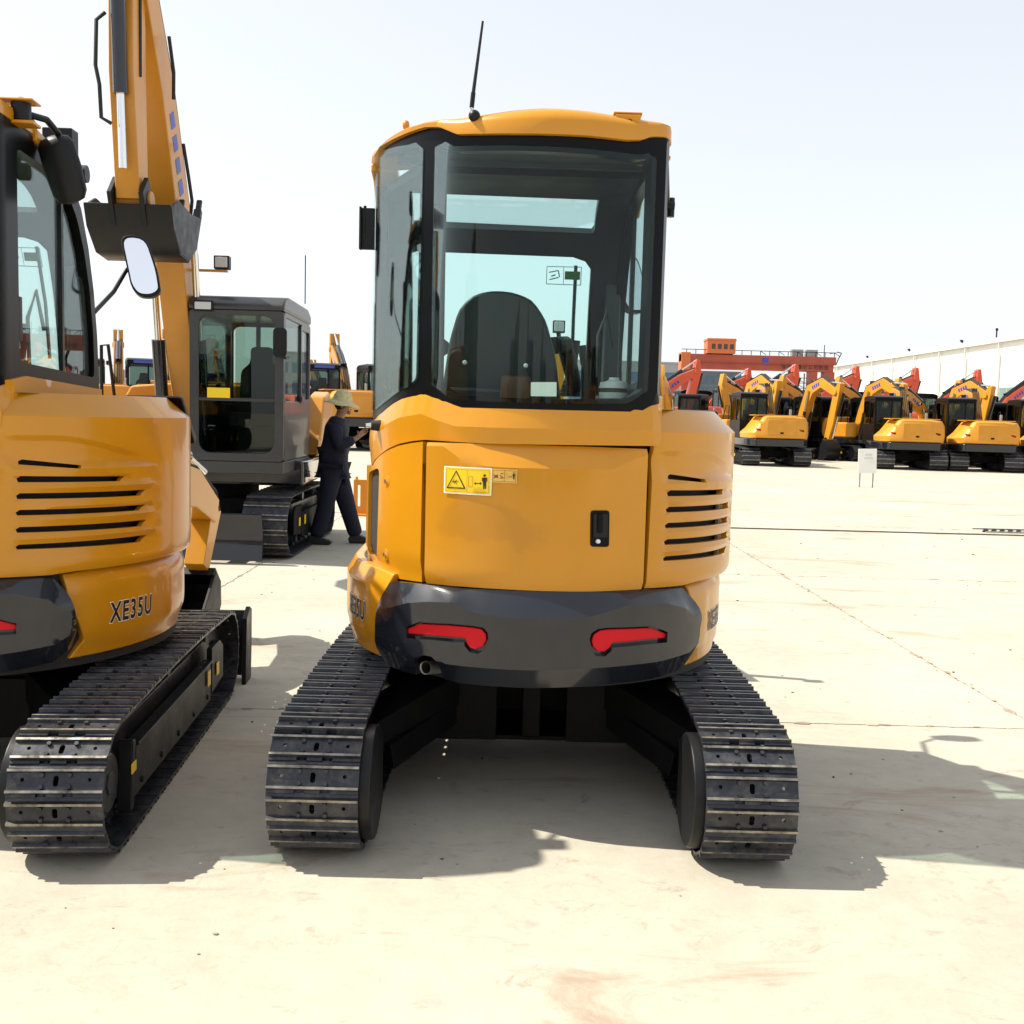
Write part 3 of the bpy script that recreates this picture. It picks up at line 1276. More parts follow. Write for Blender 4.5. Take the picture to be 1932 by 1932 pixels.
    L = [(round_poly([(216, 172), (820, 202), (808, 552), (210, 516)], 14), [], STKW),
         (round_poly([(232, 188), (804, 216), (793, 536), (224, 502)], 8), [], STKY),
         ([(246, 206), (787, 232), (776, 518), (238, 488)], [[(250, 210), (783, 236), (772, 514), (242, 484)]], STKL),
         (B_line((508, 222), (500, 502), 2), [], STKL),
         (round_poly([(370, 226), (488, 466), (246, 454)], 14), [round_poly([(370, 252), (464, 450), (268, 440)], 6)], STKB),
         ([(525, 306), (580, 308), (578, 444), (520, 442)], [[(531, 312), (574, 314), (572, 438), (526, 436)]], STKL),
         (arrow(594, 692, 396, 20), [], STKB)]
    for q in man(727, 295, 175):
        L.append((q, [], STKB))
    for p, q in (((318, 376), (356, 372)), ((340, 350), (352, 402)), ((356, 372), (402, 376)), ((360, 372), (384, 350)), ((362, 376), (382, 404)), ((296, 428), (340, 430))):
        L.append((B_line(p, q, 4), [], STKB if p[1] < 420 else STKL))
    stk = decal('warning_sticker', O_RING, [([*B(a)], [B(h) for h in hs_], m_) for a, hs_, m_ in L], dr, off=0.004, offf=door_off, step=0.02)
    L = [(round_poly([(826, 206), (1138, 222), (1130, 396), (822, 380)], 8), [], STKO),
         ([(834, 224), (1122, 238), (1116, 382), (830, 366)], [[(837, 228), (1118, 242), (1112, 378), (833, 362)]], STKB),
         (B_line((978, 232), (970, 372), 2), [], STKB),
         (B_line((842, 286), (896, 326), 4), [], STKB), (B_line((842, 330), (896, 284), 4), [], STKB),
         ([(848, 306), (856, 292), (884, 290), (894, 304), (886, 320), (858, 322)], [], STKR),
         (B_line((918, 292), (960, 326), 4), [], STKB), (B_line((960, 326), (916, 330), 4), [], STKB), (B_line((926, 276), (962, 264), 4), [], STKB),
         ([(990, 268), (1020, 270), (1016, 338), (986, 336)], [[(993, 272), (1016, 273), (1012, 334), (989, 332)]], STKL),
         (arrow(1026, 1074, 312, 10), [], STKB)]
    for q in man(1094, 262, 84):
        L.append((q, [], STKB))
    decal('warning_sticker', O_RING, [([*B(a)], [B(h) for h in hs_], m_) for a, hs_, m_ in L], dr, off=0.004, offf=door_off, step=0.02)
    # latch
    lc = C6([(1192, 602), (1280, 602), (1278, 773), (1190, 772)], O_RING)
    panel('door_latch', O_RING, round_poly(lc, 0.012), FRIT, dr, off=0.004, th=0.006, step=0.05, bevel=0.002)
    inner_l = C6([(1203, 618), (1270, 618), (1268, 728), (1202, 728)], O_RING)
    panel('latch_handle', O_RING, round_poly(inner_l, 0.006), BLK, dr, off=0.009, th=0.005, step=0.05, bevel=0.002)
    hb = C6([(1222, 618), (1244, 618), (1242, 706), (1221, 706)], O_RING)
    panel('latch_handle', O_RING, round_poly(hb, 0.004), FRIT, dr, off=0.016, th=0.008, step=0.05, bevel=0.002)
    bs, bz = pix(634 + .4027 * 1225, 720.5 + .4027 * 746, O_RING)
    m = MB()
    q = O_RING.pt(bs, bz, 0.004)
    n2 = O_RING.nrm(bs)
    m.cyl(q, q + Vector((n2.x, n2.y, 0)) * 0.008, 0.0085, 0.007, n=14)
    m.build('lock_button', WHT, dr)

    # left-hand side panel -------------------------------------------
    lp_r = [(a_ - 0.006, b_) for a_, b_ in C6([(398, 940), (412, 280)], O_LEFT)]
    lp_t = C6([(350, 287), (290, 300), (235, 325), (195, 356), (165, 395)], O_LEFT)
    lp_b = C6([(130, 838), (165, 878), (210, 905), (300, 926)], O_LEFT)
    s_f = O_LEFT.s[0] + 0.12

    def lp_off(s, z):
        return -0.012 * sst(-0.80, -1.05, s) - 0.010 * sst(0.035, 0.0, z - 0.905) + 0.0
    gr = C6([(203, 402), (190, 838), (146, 796), (150, 442)], O_LEFT)
    gs = [g[0] for g in gr]
    grille = [(gs[0], gr[0][1]), (gs[2] - 0.05, gr[3][1] + 0.01), (gs[2] - 0.07, gr[2][1]), (gs[1], gr[1][1])]
    grille = round_poly(grille, 0.03)
    sp = upper(panel('side_panel', O_LEFT, lp_r + lp_t + [(s_f, lp_t[-1][1] - 0.02), (s_f, lp_b[0][1])] + lp_b, YEL, root, holes=[grille], off=lp_off, th=0.025, step=0.04, bevel=0.006, seg=3, rot=UZ))
    gm = mat('perforated_mesh', (0.02, 0.02, 0.02), 0.6, bump=1.0, bscale=260, var=0.5, vscale=220)
    panel('air_intake_mesh', O_LEFT, [(a + (0.02 if a > -0.9 else -0.02), b_ + (0.012 if b_ > 1.1 else -0.012)) for a, b_ in grille], gm, sp, off=lambda s, z: lp_off(s, z) - 0.014, th=0.006, step=0.05, bevel=0)
    for cx_, cy_ in ((238, 466), (232, 808)):
        s, z = pix(634 + .4027 * cx_, 720.5 + .4027 * cy_, O_LEFT)
        q = O_LEFT.pt(s, z, 0.0)
        n2 = O_LEFT.nrm(s)
        n3 = Vector((n2.x, n2.y, 0))
        m = MB()
        m.cyl(q - n3 * 0.004, q + n3 * 0.002, 0.024, 0.021, n=20, mi=1)
        m.cyl(q, q + n3 * 0.008, 0.010, 0.009, n=6)
        m.build('panel_bolt', [CHROME, YEL], sp)

    # right-hand hood with louvres -------------------------------------
    zc_ = 1.452
    h_l = [(a_ + 0.010, b_) for a_, b_ in C6([(1494, 135), (1486, 240), (1482, 330), (1447, 970)], O_HOOD)]
    h_b = C6([(1560, 962), (1632, 955), (1700, 936)], O_HOOD)
    sf = O_HOOD.s[-1] - 0.06
    slots = [[(1578, 438), (1738, 453), (1733, 468), (1566, 461), (1566, 447)],
             [(1568, 512), (1806, 502), (1796, 525), (1560, 541), (1556, 524)],
             [(1562, 590), (1831, 565), (1820, 592), (1554, 617), (1551, 602)],
             [(1558, 665), (1828, 633), (1815, 660), (1550, 691), (1546, 678)],
             [(1554, 742), (1826, 703), (1815, 733), (1546, 769), (1542, 754)],
             [(1548, 822), (1823, 772), (1812, 806), (1542, 845), (1538, 832)]]
    SL = [C6(q, O_HOOD) for q in slots]
    s_t, s_x = max(p[0] for p in SL[0]), max(p[0] for q in SL for p in q)
    SL = [[(a + 0.075 * sst(s_t, s_x, a), b_) for a, b_ in q] for q in SL]
    SL = [[(a, b_ + 0.0035 * (1 if b_ > sum(w[1] for w in q) / len(q) + (a - sum(w[0] for w in q) / len(q)) * 0.10 else -1)) for a, b_ in q] for q in SL]
    cents = [sum(p[1] for p in q) / len(q) for q in SL]
    s_a, s_b = min(p[0] for q in SL for p in q), max(p[0] for q in SL for p in q)

    def swp(s):
        return 1.375 - 0.20 * max(0.0, s - 0.62) ** 1.4 * 1.6

    def hood_off(s, z):
        o = 0.0
        if z > zc_:
            o -= (z - zc_) * 1.05
        w1 = sst(s_a - 0.03, s_a + 0.015, s) * sst(s_b + 0.10, s_b + 0.0, s)
        for k in range(5):
            hi, lo = cents[k], cents[k + 1]
            if lo < z < hi:
                t = (z - lo) / (hi - lo)
                o += w1 * 0.016 * math.sin(PI * t) ** 1.5
        # sunk field round the louvres, with a sweeping upper edge
        field = w1 * sst(cents[0] + 0.06, cents[0] + 0.02, z) * sst(cents[5] - 0.05, cents[5] - 0.02, z)
        o -= 0.010 * field
        sweep = swp(s)
        o -= 0.013 * min(1.0, max(0.0, (sweep + 0.010 - z) / 0.02)) * sst(cents[0] - 0.02, cents[0] + 0.07, z)
        o -= 0.010 * sst(0.03, 0.0, z - h_b[0][1])
        o -= 0.006 * sst(0.03, 0.0, s - h_l[-1][0])
        return o
    hd_poly = [h_l[3], h_b[0], h_b[1], h_b[2], (sf, 0.895), (sf, 1.30), (sf - 0.22, 1.535), (h_l[0][0] + 0.05, 1.535), h_l[0], h_l[1], h_l[2]]
    hd_poly = [hd_poly[0]] + hd_poly[1:]
    hood = upper(panel('engine_hood', O_HOOD, hd_poly, YEL, root, holes=SL, off=hood_off, th=0.022, step=0.022, creases=[[(h_l[0][0] + 0.02, zc_), (sf - 0.16, zc_)]] + [[(h_l[0][0] + 0.04 + 0.03 * k, swp(h_l[0][0] + 0.04 + 0.03 * k) + e) for k in range(22) if h_l[0][0] + 0.04 + 0.03 * k < sf - 0.12] for e in (0.010, 0.0, -0.010)], bevel=0.004, seg=2, rot=UZ, sharp=28))
    m = MB()
    tp = [O_HOOD.pt(h_l[0][0] + 0.01 + (sf - 0.23 - h_l[0][0]) * k / 16, 0, -0.085) for k in range(17)]
    m.prism([(0.425, tp[0].y + 0.02)] + [(p.x, p.y) for p in tp] + [(0.425, tp[-1].y)], 'z', 1.512, 1.534)
    m.build('hood_top', YEL, hood, 0.005)
    # black glossy ramp in front of the hood
    m = MB()
    yA = tp[-1].y
    m.prism([(yA - 0.02, 1.535), (yA + 0.02, 1.545), (yA + 0.24, 1.36), (yA + 0.20, 1.33)], 'x', 0.55, 0.80)
    m.build('hood_ramp', FRIT, hood, 0.012, 3)

    # ---- cab --------------------------------------------------------
    SCR = s_side(O_CAB, -0.60, True)      # first s safely on the straight right side
    cab_frame_top = lerp_curve([])if False else None
    roof_low = C5([(205, 362), (250, 311), (350, 251), (440, 215), (500, 197), (575, 197), (620, 216), (670, 238), (800, 236), (1000, 235), (1200, 238), (1380, 246), (1600, 270), (1680, 268), (1740, 246), (1808, 246)], O_CAB, 0.012)
    rl = lerp_curve(roof_low)
    sR_ = lambda y: s_side(O_CAB, y, True)
    sL_ = lambda y: s_side(O_CAB, y, False)
    skt = C6([(160, 205), (210, 142), (255, 104), (300, 77), (350, 58), (400, 47), (440, 58), (540, 106), (600, 121), (800, 126), (1000, 131), (1200, 136), (1385, 140), (1480, 86)], O_CAB, 0.01)
    sk = lerp_curve(skt + [(sR_(-0.6), 1.60), (sR_(0.3), 1.57), (sL_(0.1), skt[0][1] - 0.06), (sL_(0.3), skt[0][1] - 0.1)])

    prof_z = lerp_curve([(y, z) for y, z in PROFILE[2:]])          # z of the front edge at y

    # cab frame outer polygon: bottom left to right, front edge up, roof line back
    bot = [(s, sk(s) - 0.02) for s in [sL_(0.29), sL_(0.1)] + [q[0] for q in skt] + [sR_(-0.6), sR_(-0.2), sR_(0.29)]]
    frR = [(sR_(y), z) for y, z in PROFILE[2:-1]]
    topE = [(sR_(-0.40), 2.47), (sR_(-0.5), 2.49)] + [(s, z + 0.02) for s, z in reversed(roof_low)] + [(sL_(-0.40), 2.47)]
    frL = [(sL_(y), z) for y, z in reversed(PROFILE[2:-1])]
    w_rear = C5([(545, 1600), (640, 1668), (900, 1682), (1200, 1690), (1600, 1690), (1690, 1638), (1716, 1000), (1738, 368), (1715, 365), (1670, 376), (1400, 345), (1200, 332), (1000, 325), (800, 325), (650, 328), (600, 302), (566, 305), (553, 1000)], O_CAB)
    wr = round_poly(w_rear, 0.02, 2)
    c_r = C5([(440, 1580), (468, 320)], O_CAB)
    c_t = C5([(440, 305), (400, 318), (330, 330), (270, 348), (222, 385)], O_CAB)
    c_b = C5([(225, 1728), (280, 1680), (340, 1632), (410, 1604)], O_CAB)
    sc_end = sL_(-0.12)
    w_corner = c_r + c_t + [(sc_end, c_t[-1][1] - 0.02), (sc_end, c_b[0][1] - 0.02)] + c_b
    wc = round_poly(w_corner, 0.02, 2)
    w_right = [(sR_(-0.57), 1.645), (sR_(0.235), 1.615), (sR_(0.225), 1.80), (sR_(0.185), 1.98), (sR_(0.125), 2.13), (sR_(0.04), 2.26), (sR_(-0.08), 2.355), (sR_(-0.2), 2.385), (sR_(-0.57), 2.40)]
    wrt = round_poly(w_right, 0.03, 2)
    w_left = [(sL_(0.235), 1.60), (sL_(-0.06), 1.62), (sL_(-0.06), 2.36), (sL_(0.0), 2.30), (sL_(0.125), 2.13), (sL_(0.185), 1.98), (sL_(0.225), 1.80)]
    wlf = round_poly(w_left, 0.03, 2)
    # door lower part reaches down on the left side
    cab = upper(panel('cab', O_CAB, bot + frR + topE + frL, FRIT, root, holes=[wr, wc, wrt, wlf], off=0.0, th=0.045, step=0.045, bevel=0.004, rot=UZ, seg=2))

    def grow2(poly, d):
        r = []
        n = len(poly)
        area = sum(poly[i][0] * poly[(i + 1) % n][1] - poly[(i + 1) % n][0] * poly[i][1] for i in range(n))
        sg = 1 if area > 0 else -1
        for i in range(n):
            a, b_ = Vector(poly[i - 1]), Vector(poly[(i + 1) % n])
            t = (b_ - a)
            if t.length < 1e-6:
                r.append(poly[i])
                continue
            t.normalize()
            r.append((poly[i][0] + t.y * d * sg, poly[i][1] - t.x * d * sg))
        return r
    rp = panel('rear_window', O_CAB, grow2(w_rear, 0.016), GLASS, cab, off=0.007, th=0.004, step=0.05, bevel=0)
    panel('corner_window', O_CAB, grow2(w_corner, 0.016), GLASS, cab, off=0.007, th=0.004, step=0.04, bevel=0)
    panel('side_window', O_CAB, grow2(w_right, 0.01), GLASS, cab, off=-0.02, th=0.004, step=0.06, bevel=0)
    panel('side_window', O_CAB, grow2(w_left, 0.01), GLASS, cab, off=-0.02, th=0.004, step=0.06, bevel=0)
    m = MB()
    m.box((0.372, -0.10, 1.99), (0.016, 0.028, 0.74), (0, 0, R(5)))
    m.build('sliding_window_bar', BLK, cab, 0.002)
    m = MB()
    m.box((0.385, -0.545, 1.80), (0.03, 0.028, 0.16))
    m.build('window_grip', BLK, cab, 0.002)
    st_ = C6([(912, 0), (1033, 0), (1033, 68), (912, 68)], O_CAB)
    st_ = C5([(1071, 1597), (1213, 1597), (1213, 1676), (1070, 1674)], O_CAB)
    decal('window_sticker', O_CAB, [(round_poly(st_, 0.003), [], STKW)], cab, off=-0.004)
    # windscreen
    wl = [FRONT.pix(x, y) for x, y in ((826, 740), (826, 495), (836, 473), (856, 470), (1080, 479), (1103, 487), (1114, 505), (1114, 740))]
    wl = [(x, max(t, 0.42) if i in (0, 7) else t) for i, (x, t) in enumerate(wl)]
    wu = [FRONT.pix(x, y) for x, y in ((830, 417), (832, 348), (1131, 360), (1121, 424), (1116, 431))]
    wl = [(-0.56, 0.40), (-0.56, wl[2][1]), (-0.54, wl[3][1])] + [q for q in wl[4:7]] + [(wl[6][0], 0.40)]
    wu = [(-0.55, wu[0][1]), (-0.55, wu[1][1]), wu[2], wu[3], wu[4]]
    T = FRONT.t[-1]
    fo = [(-0.70, 0.0), (0.38, 0.0), (0.38, 1.60), (0.385, T - 0.01), (-0.49, T - 0.01), (-0.60, T - 0.20), (-0.69, T - 0.36), (-0.70, 1.40)]
    panel('windscreen_frame', FRONT, fo, BLK, cab, holes=[wl, wu], off=0.0, th=0.04, step=0.07, bevel=0)
    panel('windscreen', FRONT, grow2(wl, 0.01), GLASS, cab, off=-0.006, th=0.004, step=0.08, bevel=0)
    panel('windscreen', FRONT, grow2(wu, 0.01), GLASS, cab, off=-0.006, th=0.004, step=0.08, bevel=0)
    # wiper
    m = MB()
    a_, b_ = FRONT.pix(1087, 503), FRONT.pix(1079, 705)
    m.tube([FRONT.pt(*a_, 0.015), FRONT.pt((a_[0] + b_[0]) / 2, (a_[1] + b_[1]) / 2, 0.02), FRONT.pt(*b_, 0.015)], 0.008, 6)
    m.build('wiper', BLK, cab)

    # emergency exit sticker
    def EX(pts):
        return [FRONT.pix(634 + .3431 * x, 173 + .3431 * y) for x, y in pts]
    L = [([(1158, 954), (1350, 958), (1346, 1062), (1154, 1055)], [[(1161, 958), (1346, 962), (1342, 1058), (1158, 1051)]], STKG),
         (B_line((1252, 958), (1249, 1056), 1.5), [], STKG),
         (B_line((1170, 990), (1222, 980), 3), [], STKG), (B_line((1222, 980), (1228, 1016), 3), [], STKG), (B_line((1172, 1030), (1224, 1018), 3), [], STKG),
         (B_line((1182, 1012), (1206, 1004), 3.5), [], STKG),
         ([(1258, 984), (1342, 986), (1340, 1032), (1256, 1030)], [], STKG),
         ([(1270, 988), (1296, 989), (1294, 1028), (1268, 1027)], [], STKW)]
    for p, q in (((1284, 994), (1280, 1010)), ((1280, 1010), (1272, 1024)), ((1280, 1010), (1290, 1020)), ((1276, 1000), (1292, 1004))):
        L.append((B_line(p, q, 2.4), [], STKG))
    L.append(([(1318, 998), (1338, 1008), (1318, 1018)], [], STKW))
    decal('exit_sticker', FRONT, [(EX(a), [EX(h) for h in hh], mm) for a, hh, mm in L], cab, off=-0.014)

    # roof: rim and crown
    b = bmesh.new()
    smp = []
    n = 96
    s0, s1 = sL_(-0.15), sR_(-0.39)
    for k in range(n + 1):
        smp.append(s0 + (s1 - s0) * k / n)
    rows = [(0.0, -0.012), (0.0, 0.012), (0.012, 0.020), (0.45, 0.022), (0.68, 0.012), (0.86, -0.022), (0.96, -0.07), (1.0, -0.14), (1.01, -0.26)]
    grid = []
    for s in smp:
        zl = rl(s)
        p = O_CAB.at(s)
        ztop = 2.568 - 0.085 * sst(-0.55, -0.10, p.y) - 0.02 * sst(0.0, 0.4, abs(p.x))
        col = []
        kr = 1 - 0.75 * sst(0.26, 0.40, p.x)
        for t, o in rows:
            if o > 0:
                o *= kr
            q = O_CAB.pt(s, zl + (ztop - zl) * t, o)
            if o < -0.05:
                q = O_CAB.pt(s, zl + (ztop - zl) * t, -0.02)
                c0 = Vector((-0.12, -0.42, q.z))
                q = q.lerp(c0, min(0.95, (-o - 0.02) * 1.9))
            col.append(b.verts.new(q))
        grid.append(col)
    for a, c in zip(grid, grid[1:]):
        for i in range(len(rows) - 1):
            b.faces.new((a[i], c[i], c[i + 1], a[i + 1])).smooth = True
    # front drop of the roof
    fr_rows = [(-0.14, 2.50), (-0.02, 2.445), (0.07, 2.36), (0.10, 2.325)]
    ff = b.faces.new([g[-1] for g in grid])
    ff.smooth = True
    bmesh.ops.recalc_face_normals(b, faces=b.faces)
    me = bpy.data.meshes.new('roof')
    b.to_mesh(me)
    b.free()
    me.materials.append(YEL)
    me.set_sharp_from_angle(angle=R(50))
    rf = link('roof', me, cab)
    for xa, xb, yr in ((-0.71, -0.60, -0.17), (0.33, 0.415, -0.42)):
        m = MB()
        prof = [(yr, 2.462), (yr + 0.10, 2.440), (-0.02, 2.402), (0.06, 2.348), (0.07, 2.362), (0.0, 2.430), (yr + 0.14, 2.455 - yr * 0.06), (yr, 2.485 - yr * 0.06)]
        m.prism(prof, 'x', xa, xb, 0, True)
        m.build('roof_rail', YEL, cab, 0.012, 3)
    m = MB()
    m.prism([(-0.415, 2.440), (-0.375, 2.446), (-0.375, 2.535), (-0.415, 2.545)], 'x', -0.585, 0.40)
    m.build('roof_front_bar', INTR, cab, 0.006)
    # cab skirt (yellow)
    skb = C6([(1470, 300), (1200, 297), (916 * 0 + 700, 289), (410, 271), (350, 277), (290, 289), (235, 314), (195, 346), (160, 388)], O_CAB, 0.012)
    low = lerp_curve(skb)
    sk_poly = [(sL_(0.2), 1.12), (sL_(0.0), skb[-1][1] - 0.03)] + list(reversed(skb)) + [(sR_(-0.55), skb[0][1]), (sR_(0.28), 1.36), (sR_(0.28), 1.565), (sR_(-0.55), 1.595)] + list(reversed(skt)) + [(sL_(0.0), skt[0][1] - 0.05), (sL_(0.2), skt[0][1] - 0.09)]
    skc = C6([(170, 260), (215, 215), (300, 168), (400, 150), (470, 178), (560, 208), (800, 216), (1200, 224), (1400, 228), (1478, 228)], O_CAB, 0.012)
    skz = lerp_curve(skc)

    def sk_off(s, z):
        d = z - skz(s)
        o = 0.016
        if s < sR_(-0.7):
            o += -0.22 * max(0, d) if d > 0 else 0.10 * d
        return o
    upper(panel('cab_skirt', O_CAB, sk_poly, YEL, root, off=sk_off, th=0.03, step=0.035, creases=[skc], bevel=0.006, seg=3, rot=UZ, sharp=14))

    # interior --------------------------------------------------------
    m = MB()
    m.prism([(p.x, p.y) for p in outline(0.66, 0.8, 0.79, 0.26, 23.5, 0.375).p if p.y <= -0.38], 'z', 2.462, 2.478)
    m.build('headliner', INTR, cab)
    m = MB()
    m.prism([(p.x, p.y) for p in outline(0.66, 0.8, 0.79, 0.26, 23.5, 0.375).p], 'z', 1.34, 1.36)
    m.box((-0.02, -0.62, 1.40), (0.66, 0.22, 0.10))
    m.box((0.31, -0.15, 1.48), (0.09, 0.7, 0.26))
    m.box((0.325, 0.20, 1.75), (0.07, 0.08, 0.85))
    m.build('cab_floor', INTR, cab, 0.01)
    # seat
    cx = -0.165
    back = [(-0.245, 1.36), (0.245, 1.36), (0.235, 1.55), (0.205, 1.74), (0.165, 1.87), (0.11, 1.945), (0.03, 1.972), (-0.05, 1.974), (-0.12, 1.955), (-0.172, 1.90), (-0.205, 1.78), (-0.235, 1.55)]
    m = MB()
    m.prism([(cx + x, z) for x, z in round_poly(back, 0.03, 2)], 'y', -0.44, -0.36, 0, True)
    m.prism([(cx + x * 0.92, 1.36 + (z - 1.36) * 0.97) for x, z in round_poly(back, 0.03, 2)], 'y', -0.36, -0.27, 1, True)
    m.box((cx, -0.06, 1.45), (0.48, 0.48, 0.16), mi=1)
    m.box((cx, -0.08, 1.37), (0.40, 0.40, 0.06), mi=1)
    m.prism([(cx + x * 0.9, z) for x, z in ((-0.26, 1.36), (0.26, 1.36), (0.25, 1.60), (-0.25, 1.60))], 'y', -0.47, -0.44, 0)
    se = m.build('seat', [SEAT, RUB], cab, 0.022, 3)
    m = MB()
    for px_, py_ in ((877, 684), (992, 690)):
        o, d = local_ray(px_, py_)
        t = (-0.472 - o.y) / d.y
        q = o + d * t
        m.cyl((q.x, -0.47, q.z), (q.x, -0.478, q.z), 0.009, 0.006, n=12)
    m.build('seat_button', WHT, se)

    def atp(px_, py_, y):
        o, d = local_ray(px_, py_)
        return o + d * ((y - o.y) / d.y)
    m = MB()
    for sgn in (-1, 1):
        x = cx + 0.30 * sgn
        y = -0.18
        if sgn > 0:
            a_, b_, c_ = atp(1045, 652, -0.30), atp(1066, 650, -0.1), atp(1086, 735, 0.0)
        else:
            a_, b_, c_ = Vector((cx - 0.24, -0.30, 1.76)), Vector((cx - 0.30, -0.05, 1.77)), Vector((cx - 0.31, 0.05, 1.50))
        m.tube([a_, b_, b_ + Vector((0.01, 0.02, -0.03)), c_], [0.035, 0.036, 0.036, 0.03], 10)
    m.build('armrest', RUB, cab)
    m = MB()
    q = atp(1078, 748, 0.05)
    for k in range(5):
        m.cyl((q.x, q.y, q.z + 0.018 * k), (q.x, q.y, q.z + 0.018 * k + 0.016), 0.058 - 0.006 * k, 0.052 - 0.006 * k, n=16)
    m.cyl((q.x, q.y, q.z + 0.09), (q.x + 0.01, q.y, q.z + 0.24), 0.016, 0.022, n=10)
    m.build('joystick', RUB, cab)
    m = MB()
    q = atp(1104, 745, -0.2)
    m.box((q.x, q.y, q.z + 0.06), (0.035, 0.05, 0.16))
    m.cyl((q.x - 0.01, q.y, q.z + 0.12), (q.x - 0.02, q.y, q.z + 0.20), 0.012, 0.018, n=8)
    m.tube([(q.x + 0.06, q.y + 0.1, q.z), (q.x + 0.055, q.y + 0.1, q.z + 0.25), (q.x + 0.09, q.y + 0.1, q.z + 0.36), (q.x + 0.12, q.y + 0.1, q.z + 0.20)], 0.008, 6)
    m.build('control_lever', RUB, cab)
    m = MB()
    q0 = atp(972, 758, -0.62)
    m.box((q0.x, -0.60, q0.z + 0.045), (0.108, 0.10, 0.10))
    m.build('storage_box', BROWN, cab, 0.012, 3)
    m = MB()
    q0 = atp(1157, 752, -0.58)
    for z0_, z1_, r0, r1, mi in ((0, 0.022, 0.052, 0.055, 0), (0.022, 0.038, 0.050, 0.050, 1), (0.038, 0.060, 0.055, 0.050, 0), (0.060, 0.068, 0.040, 0.020, 0), (0.068, 0.078, 0.020, 0.018, 0)):
        m.cyl((q0.x, q0.y, q0.z + z0_), (q0.x, q0.y, q0.z + z1_), r0, r1, n=20, mi=mi)
    m.build('white_jar', [WHT, BROWN], cab)

    # roof fittings ------------------------------------------------------
    m = MB()
    q = O_CAB.pt(pix(895, 219, O_CAB, 0.02)[0], 2.575, 0.0)
    q = atp(895, 219, q.y - 0.01)
    m.ball(q, 0.021, 14, 10)
    q1 = atp(890, 203, q.y)
    q2 = atp(893, 175, q.y)
    q3 = atp(911, 40, q.y)
    m.cyl(q, q1, 0.006, n=10, mi=1)
    m.cyl(q1, q2, 0.0085, n=10)
    m.cyl(q2, q3, 0.0065, 0.004, n=8)
    upper(m.build('antenna', [BLK, CHROME], root, rot=UZ))
    m = MB()
    a_ = atp(1184, 230, -0.79)
    m.box((a_.x, -0.765, a_.z + 0.022), (0.10, 0.07, 0.006), (R(-12), 0, 0))
    m.box((a_.x, -0.80, a_.z - 0.004), (0.088, 0.006, 0.050), (R(14), 0, 0))
    m.cyl((a_.x + 0.005, -0.80, a_.z - 0.006), (a_.x + 0.005, -0.812, a_.z - 0.006), 0.011, n=14, mi=1)
    for q in (-0.035, 0.035):
        m.cyl((a_.x + q, -0.77, a_.z + 0.022), (a_.x + q, -0.77, a_.z + 0.032), 0.008, n=8)
    upper(m.build('roof_bracket', [YEL, RUB], root, 0.002, 1, rot=UZ))
    m = MB()
    a_ = atp(766, 236, -0.45)
    m.ball(a_, 0.014, 10, 8, scale=(1, 1, 1.3))
    upper(m.build('roof_plug', YEL, root, rot=UZ))
    # right-hand grab arm
    m = MB()
    p0, p1, p2 = atp(1257, 272, -0.45), atp(1256, 300, -0.45), atp(1259, 388, -0.20)
    m.box(p0, (0.03, 0.05, 0.02), mi=1)
    m.box(p1 + Vector((0.0, 0, 0.0)), (0.028, 0.05, 0.012), mi=1)
    m.cyl(p0, p1, 0.013, n=10)
    m.tube([p1, p1 + Vector((0.008, 0.03, -0.03)), p2], 0.011, 8)
    m.cyl(p2 + Vector((-0.04, 0, 0)), p2 + Vector((0.028, 0, 0)), 0.020, n=12)
    m.cyl(p2 + Vector((0.015, 0, 0.03)), p2 + Vector((0.015, 0, -0.045)), 0.015, n=10)
    upper(m.build('mirror_arm', [BLK, YEL], root, rot=UZ))
    # door catch on the left
    m = MB()
    q = atp(690, 432, -0.02)
    m.box((q.x + 0.01, q.y, q.z), (0.055, 0.02, 0.17))
    m.box((q.x - 0.02, q.y - 0.012, q.z), (0.010, 0.03, 0.175))
    m.cyl((q.x - 0.004, q.y, q.z + 0.085), (q.x - 0.004, q.y, q.z + 0.095), 0.007, n=8)
    m.box((q.x - 0.006, q.y - 0.012, q.z + 0.01), (0.012, 0.004, 0.12), mi=1)
    upper(m.build('door_catch', [BLK, RUB], root, 0.003, 1, rot=UZ))
    m = MB()
    q = pix(712, 803, O_CAB, 0.02)
    a_ = O_CAB.pt(q[0], q[1], 0.0)
    dvec = Vector((-1, -0.2, 0)).normalized()
    m.cyl(a_, a_ + dvec * 0.045, 0.024, 0.018, n=16)
    m.cyl(a_ + dvec * 0.045, a_ + dvec * 0.065, 0.011, 0.008, n=10, mi=1)
    upper(m.build('door_buffer', [RUB, CHROME], root, rot=UZ))
    # front right mirror on its stalk
    mc = Vector((0.455, 0.62, 2.15))
    MR = Matrix.Translation(mc) @ Matrix.Rotation(R(14), 4, 'Z') @ Matrix.Rotation(R(-4), 4, 'X') @ Matrix.Translation(-mc)
    m = MB()
    shp = round_poly([(-0.085, 0.14), (0.03, 0.14), (0.085, -0.02), (0.10, -0.12), (0.06, -0.145), (0.0, -0.145), (-0.035, -0.10)], 0.05, 4)
    m.prism([(mc.x + x, mc.z + z) for x, z in shp], 'y', mc.y - 0.012, mc.y + 0.045)
    bmesh.ops.transform(m.b, matrix=MR, verts=m.b.verts[:])
    m.tube([(0.37, 0.27, 1.90), (0.36, 0.55, 2.02), (mc.x - 0.065, mc.y + 0.03, mc.z - 0.01)], 0.011, 8)
    mo = upper(m.build('side_mirror', BLK, root, 0.010, 2, rot=UZ))
    m = MB()
    m.prism([(mc.x + 0.004 + (x - 0.004) * 0.86, mc.z + z * 0.90) for x, z in shp], 'y', mc.y - 0.0165, mc.y - 0.013)
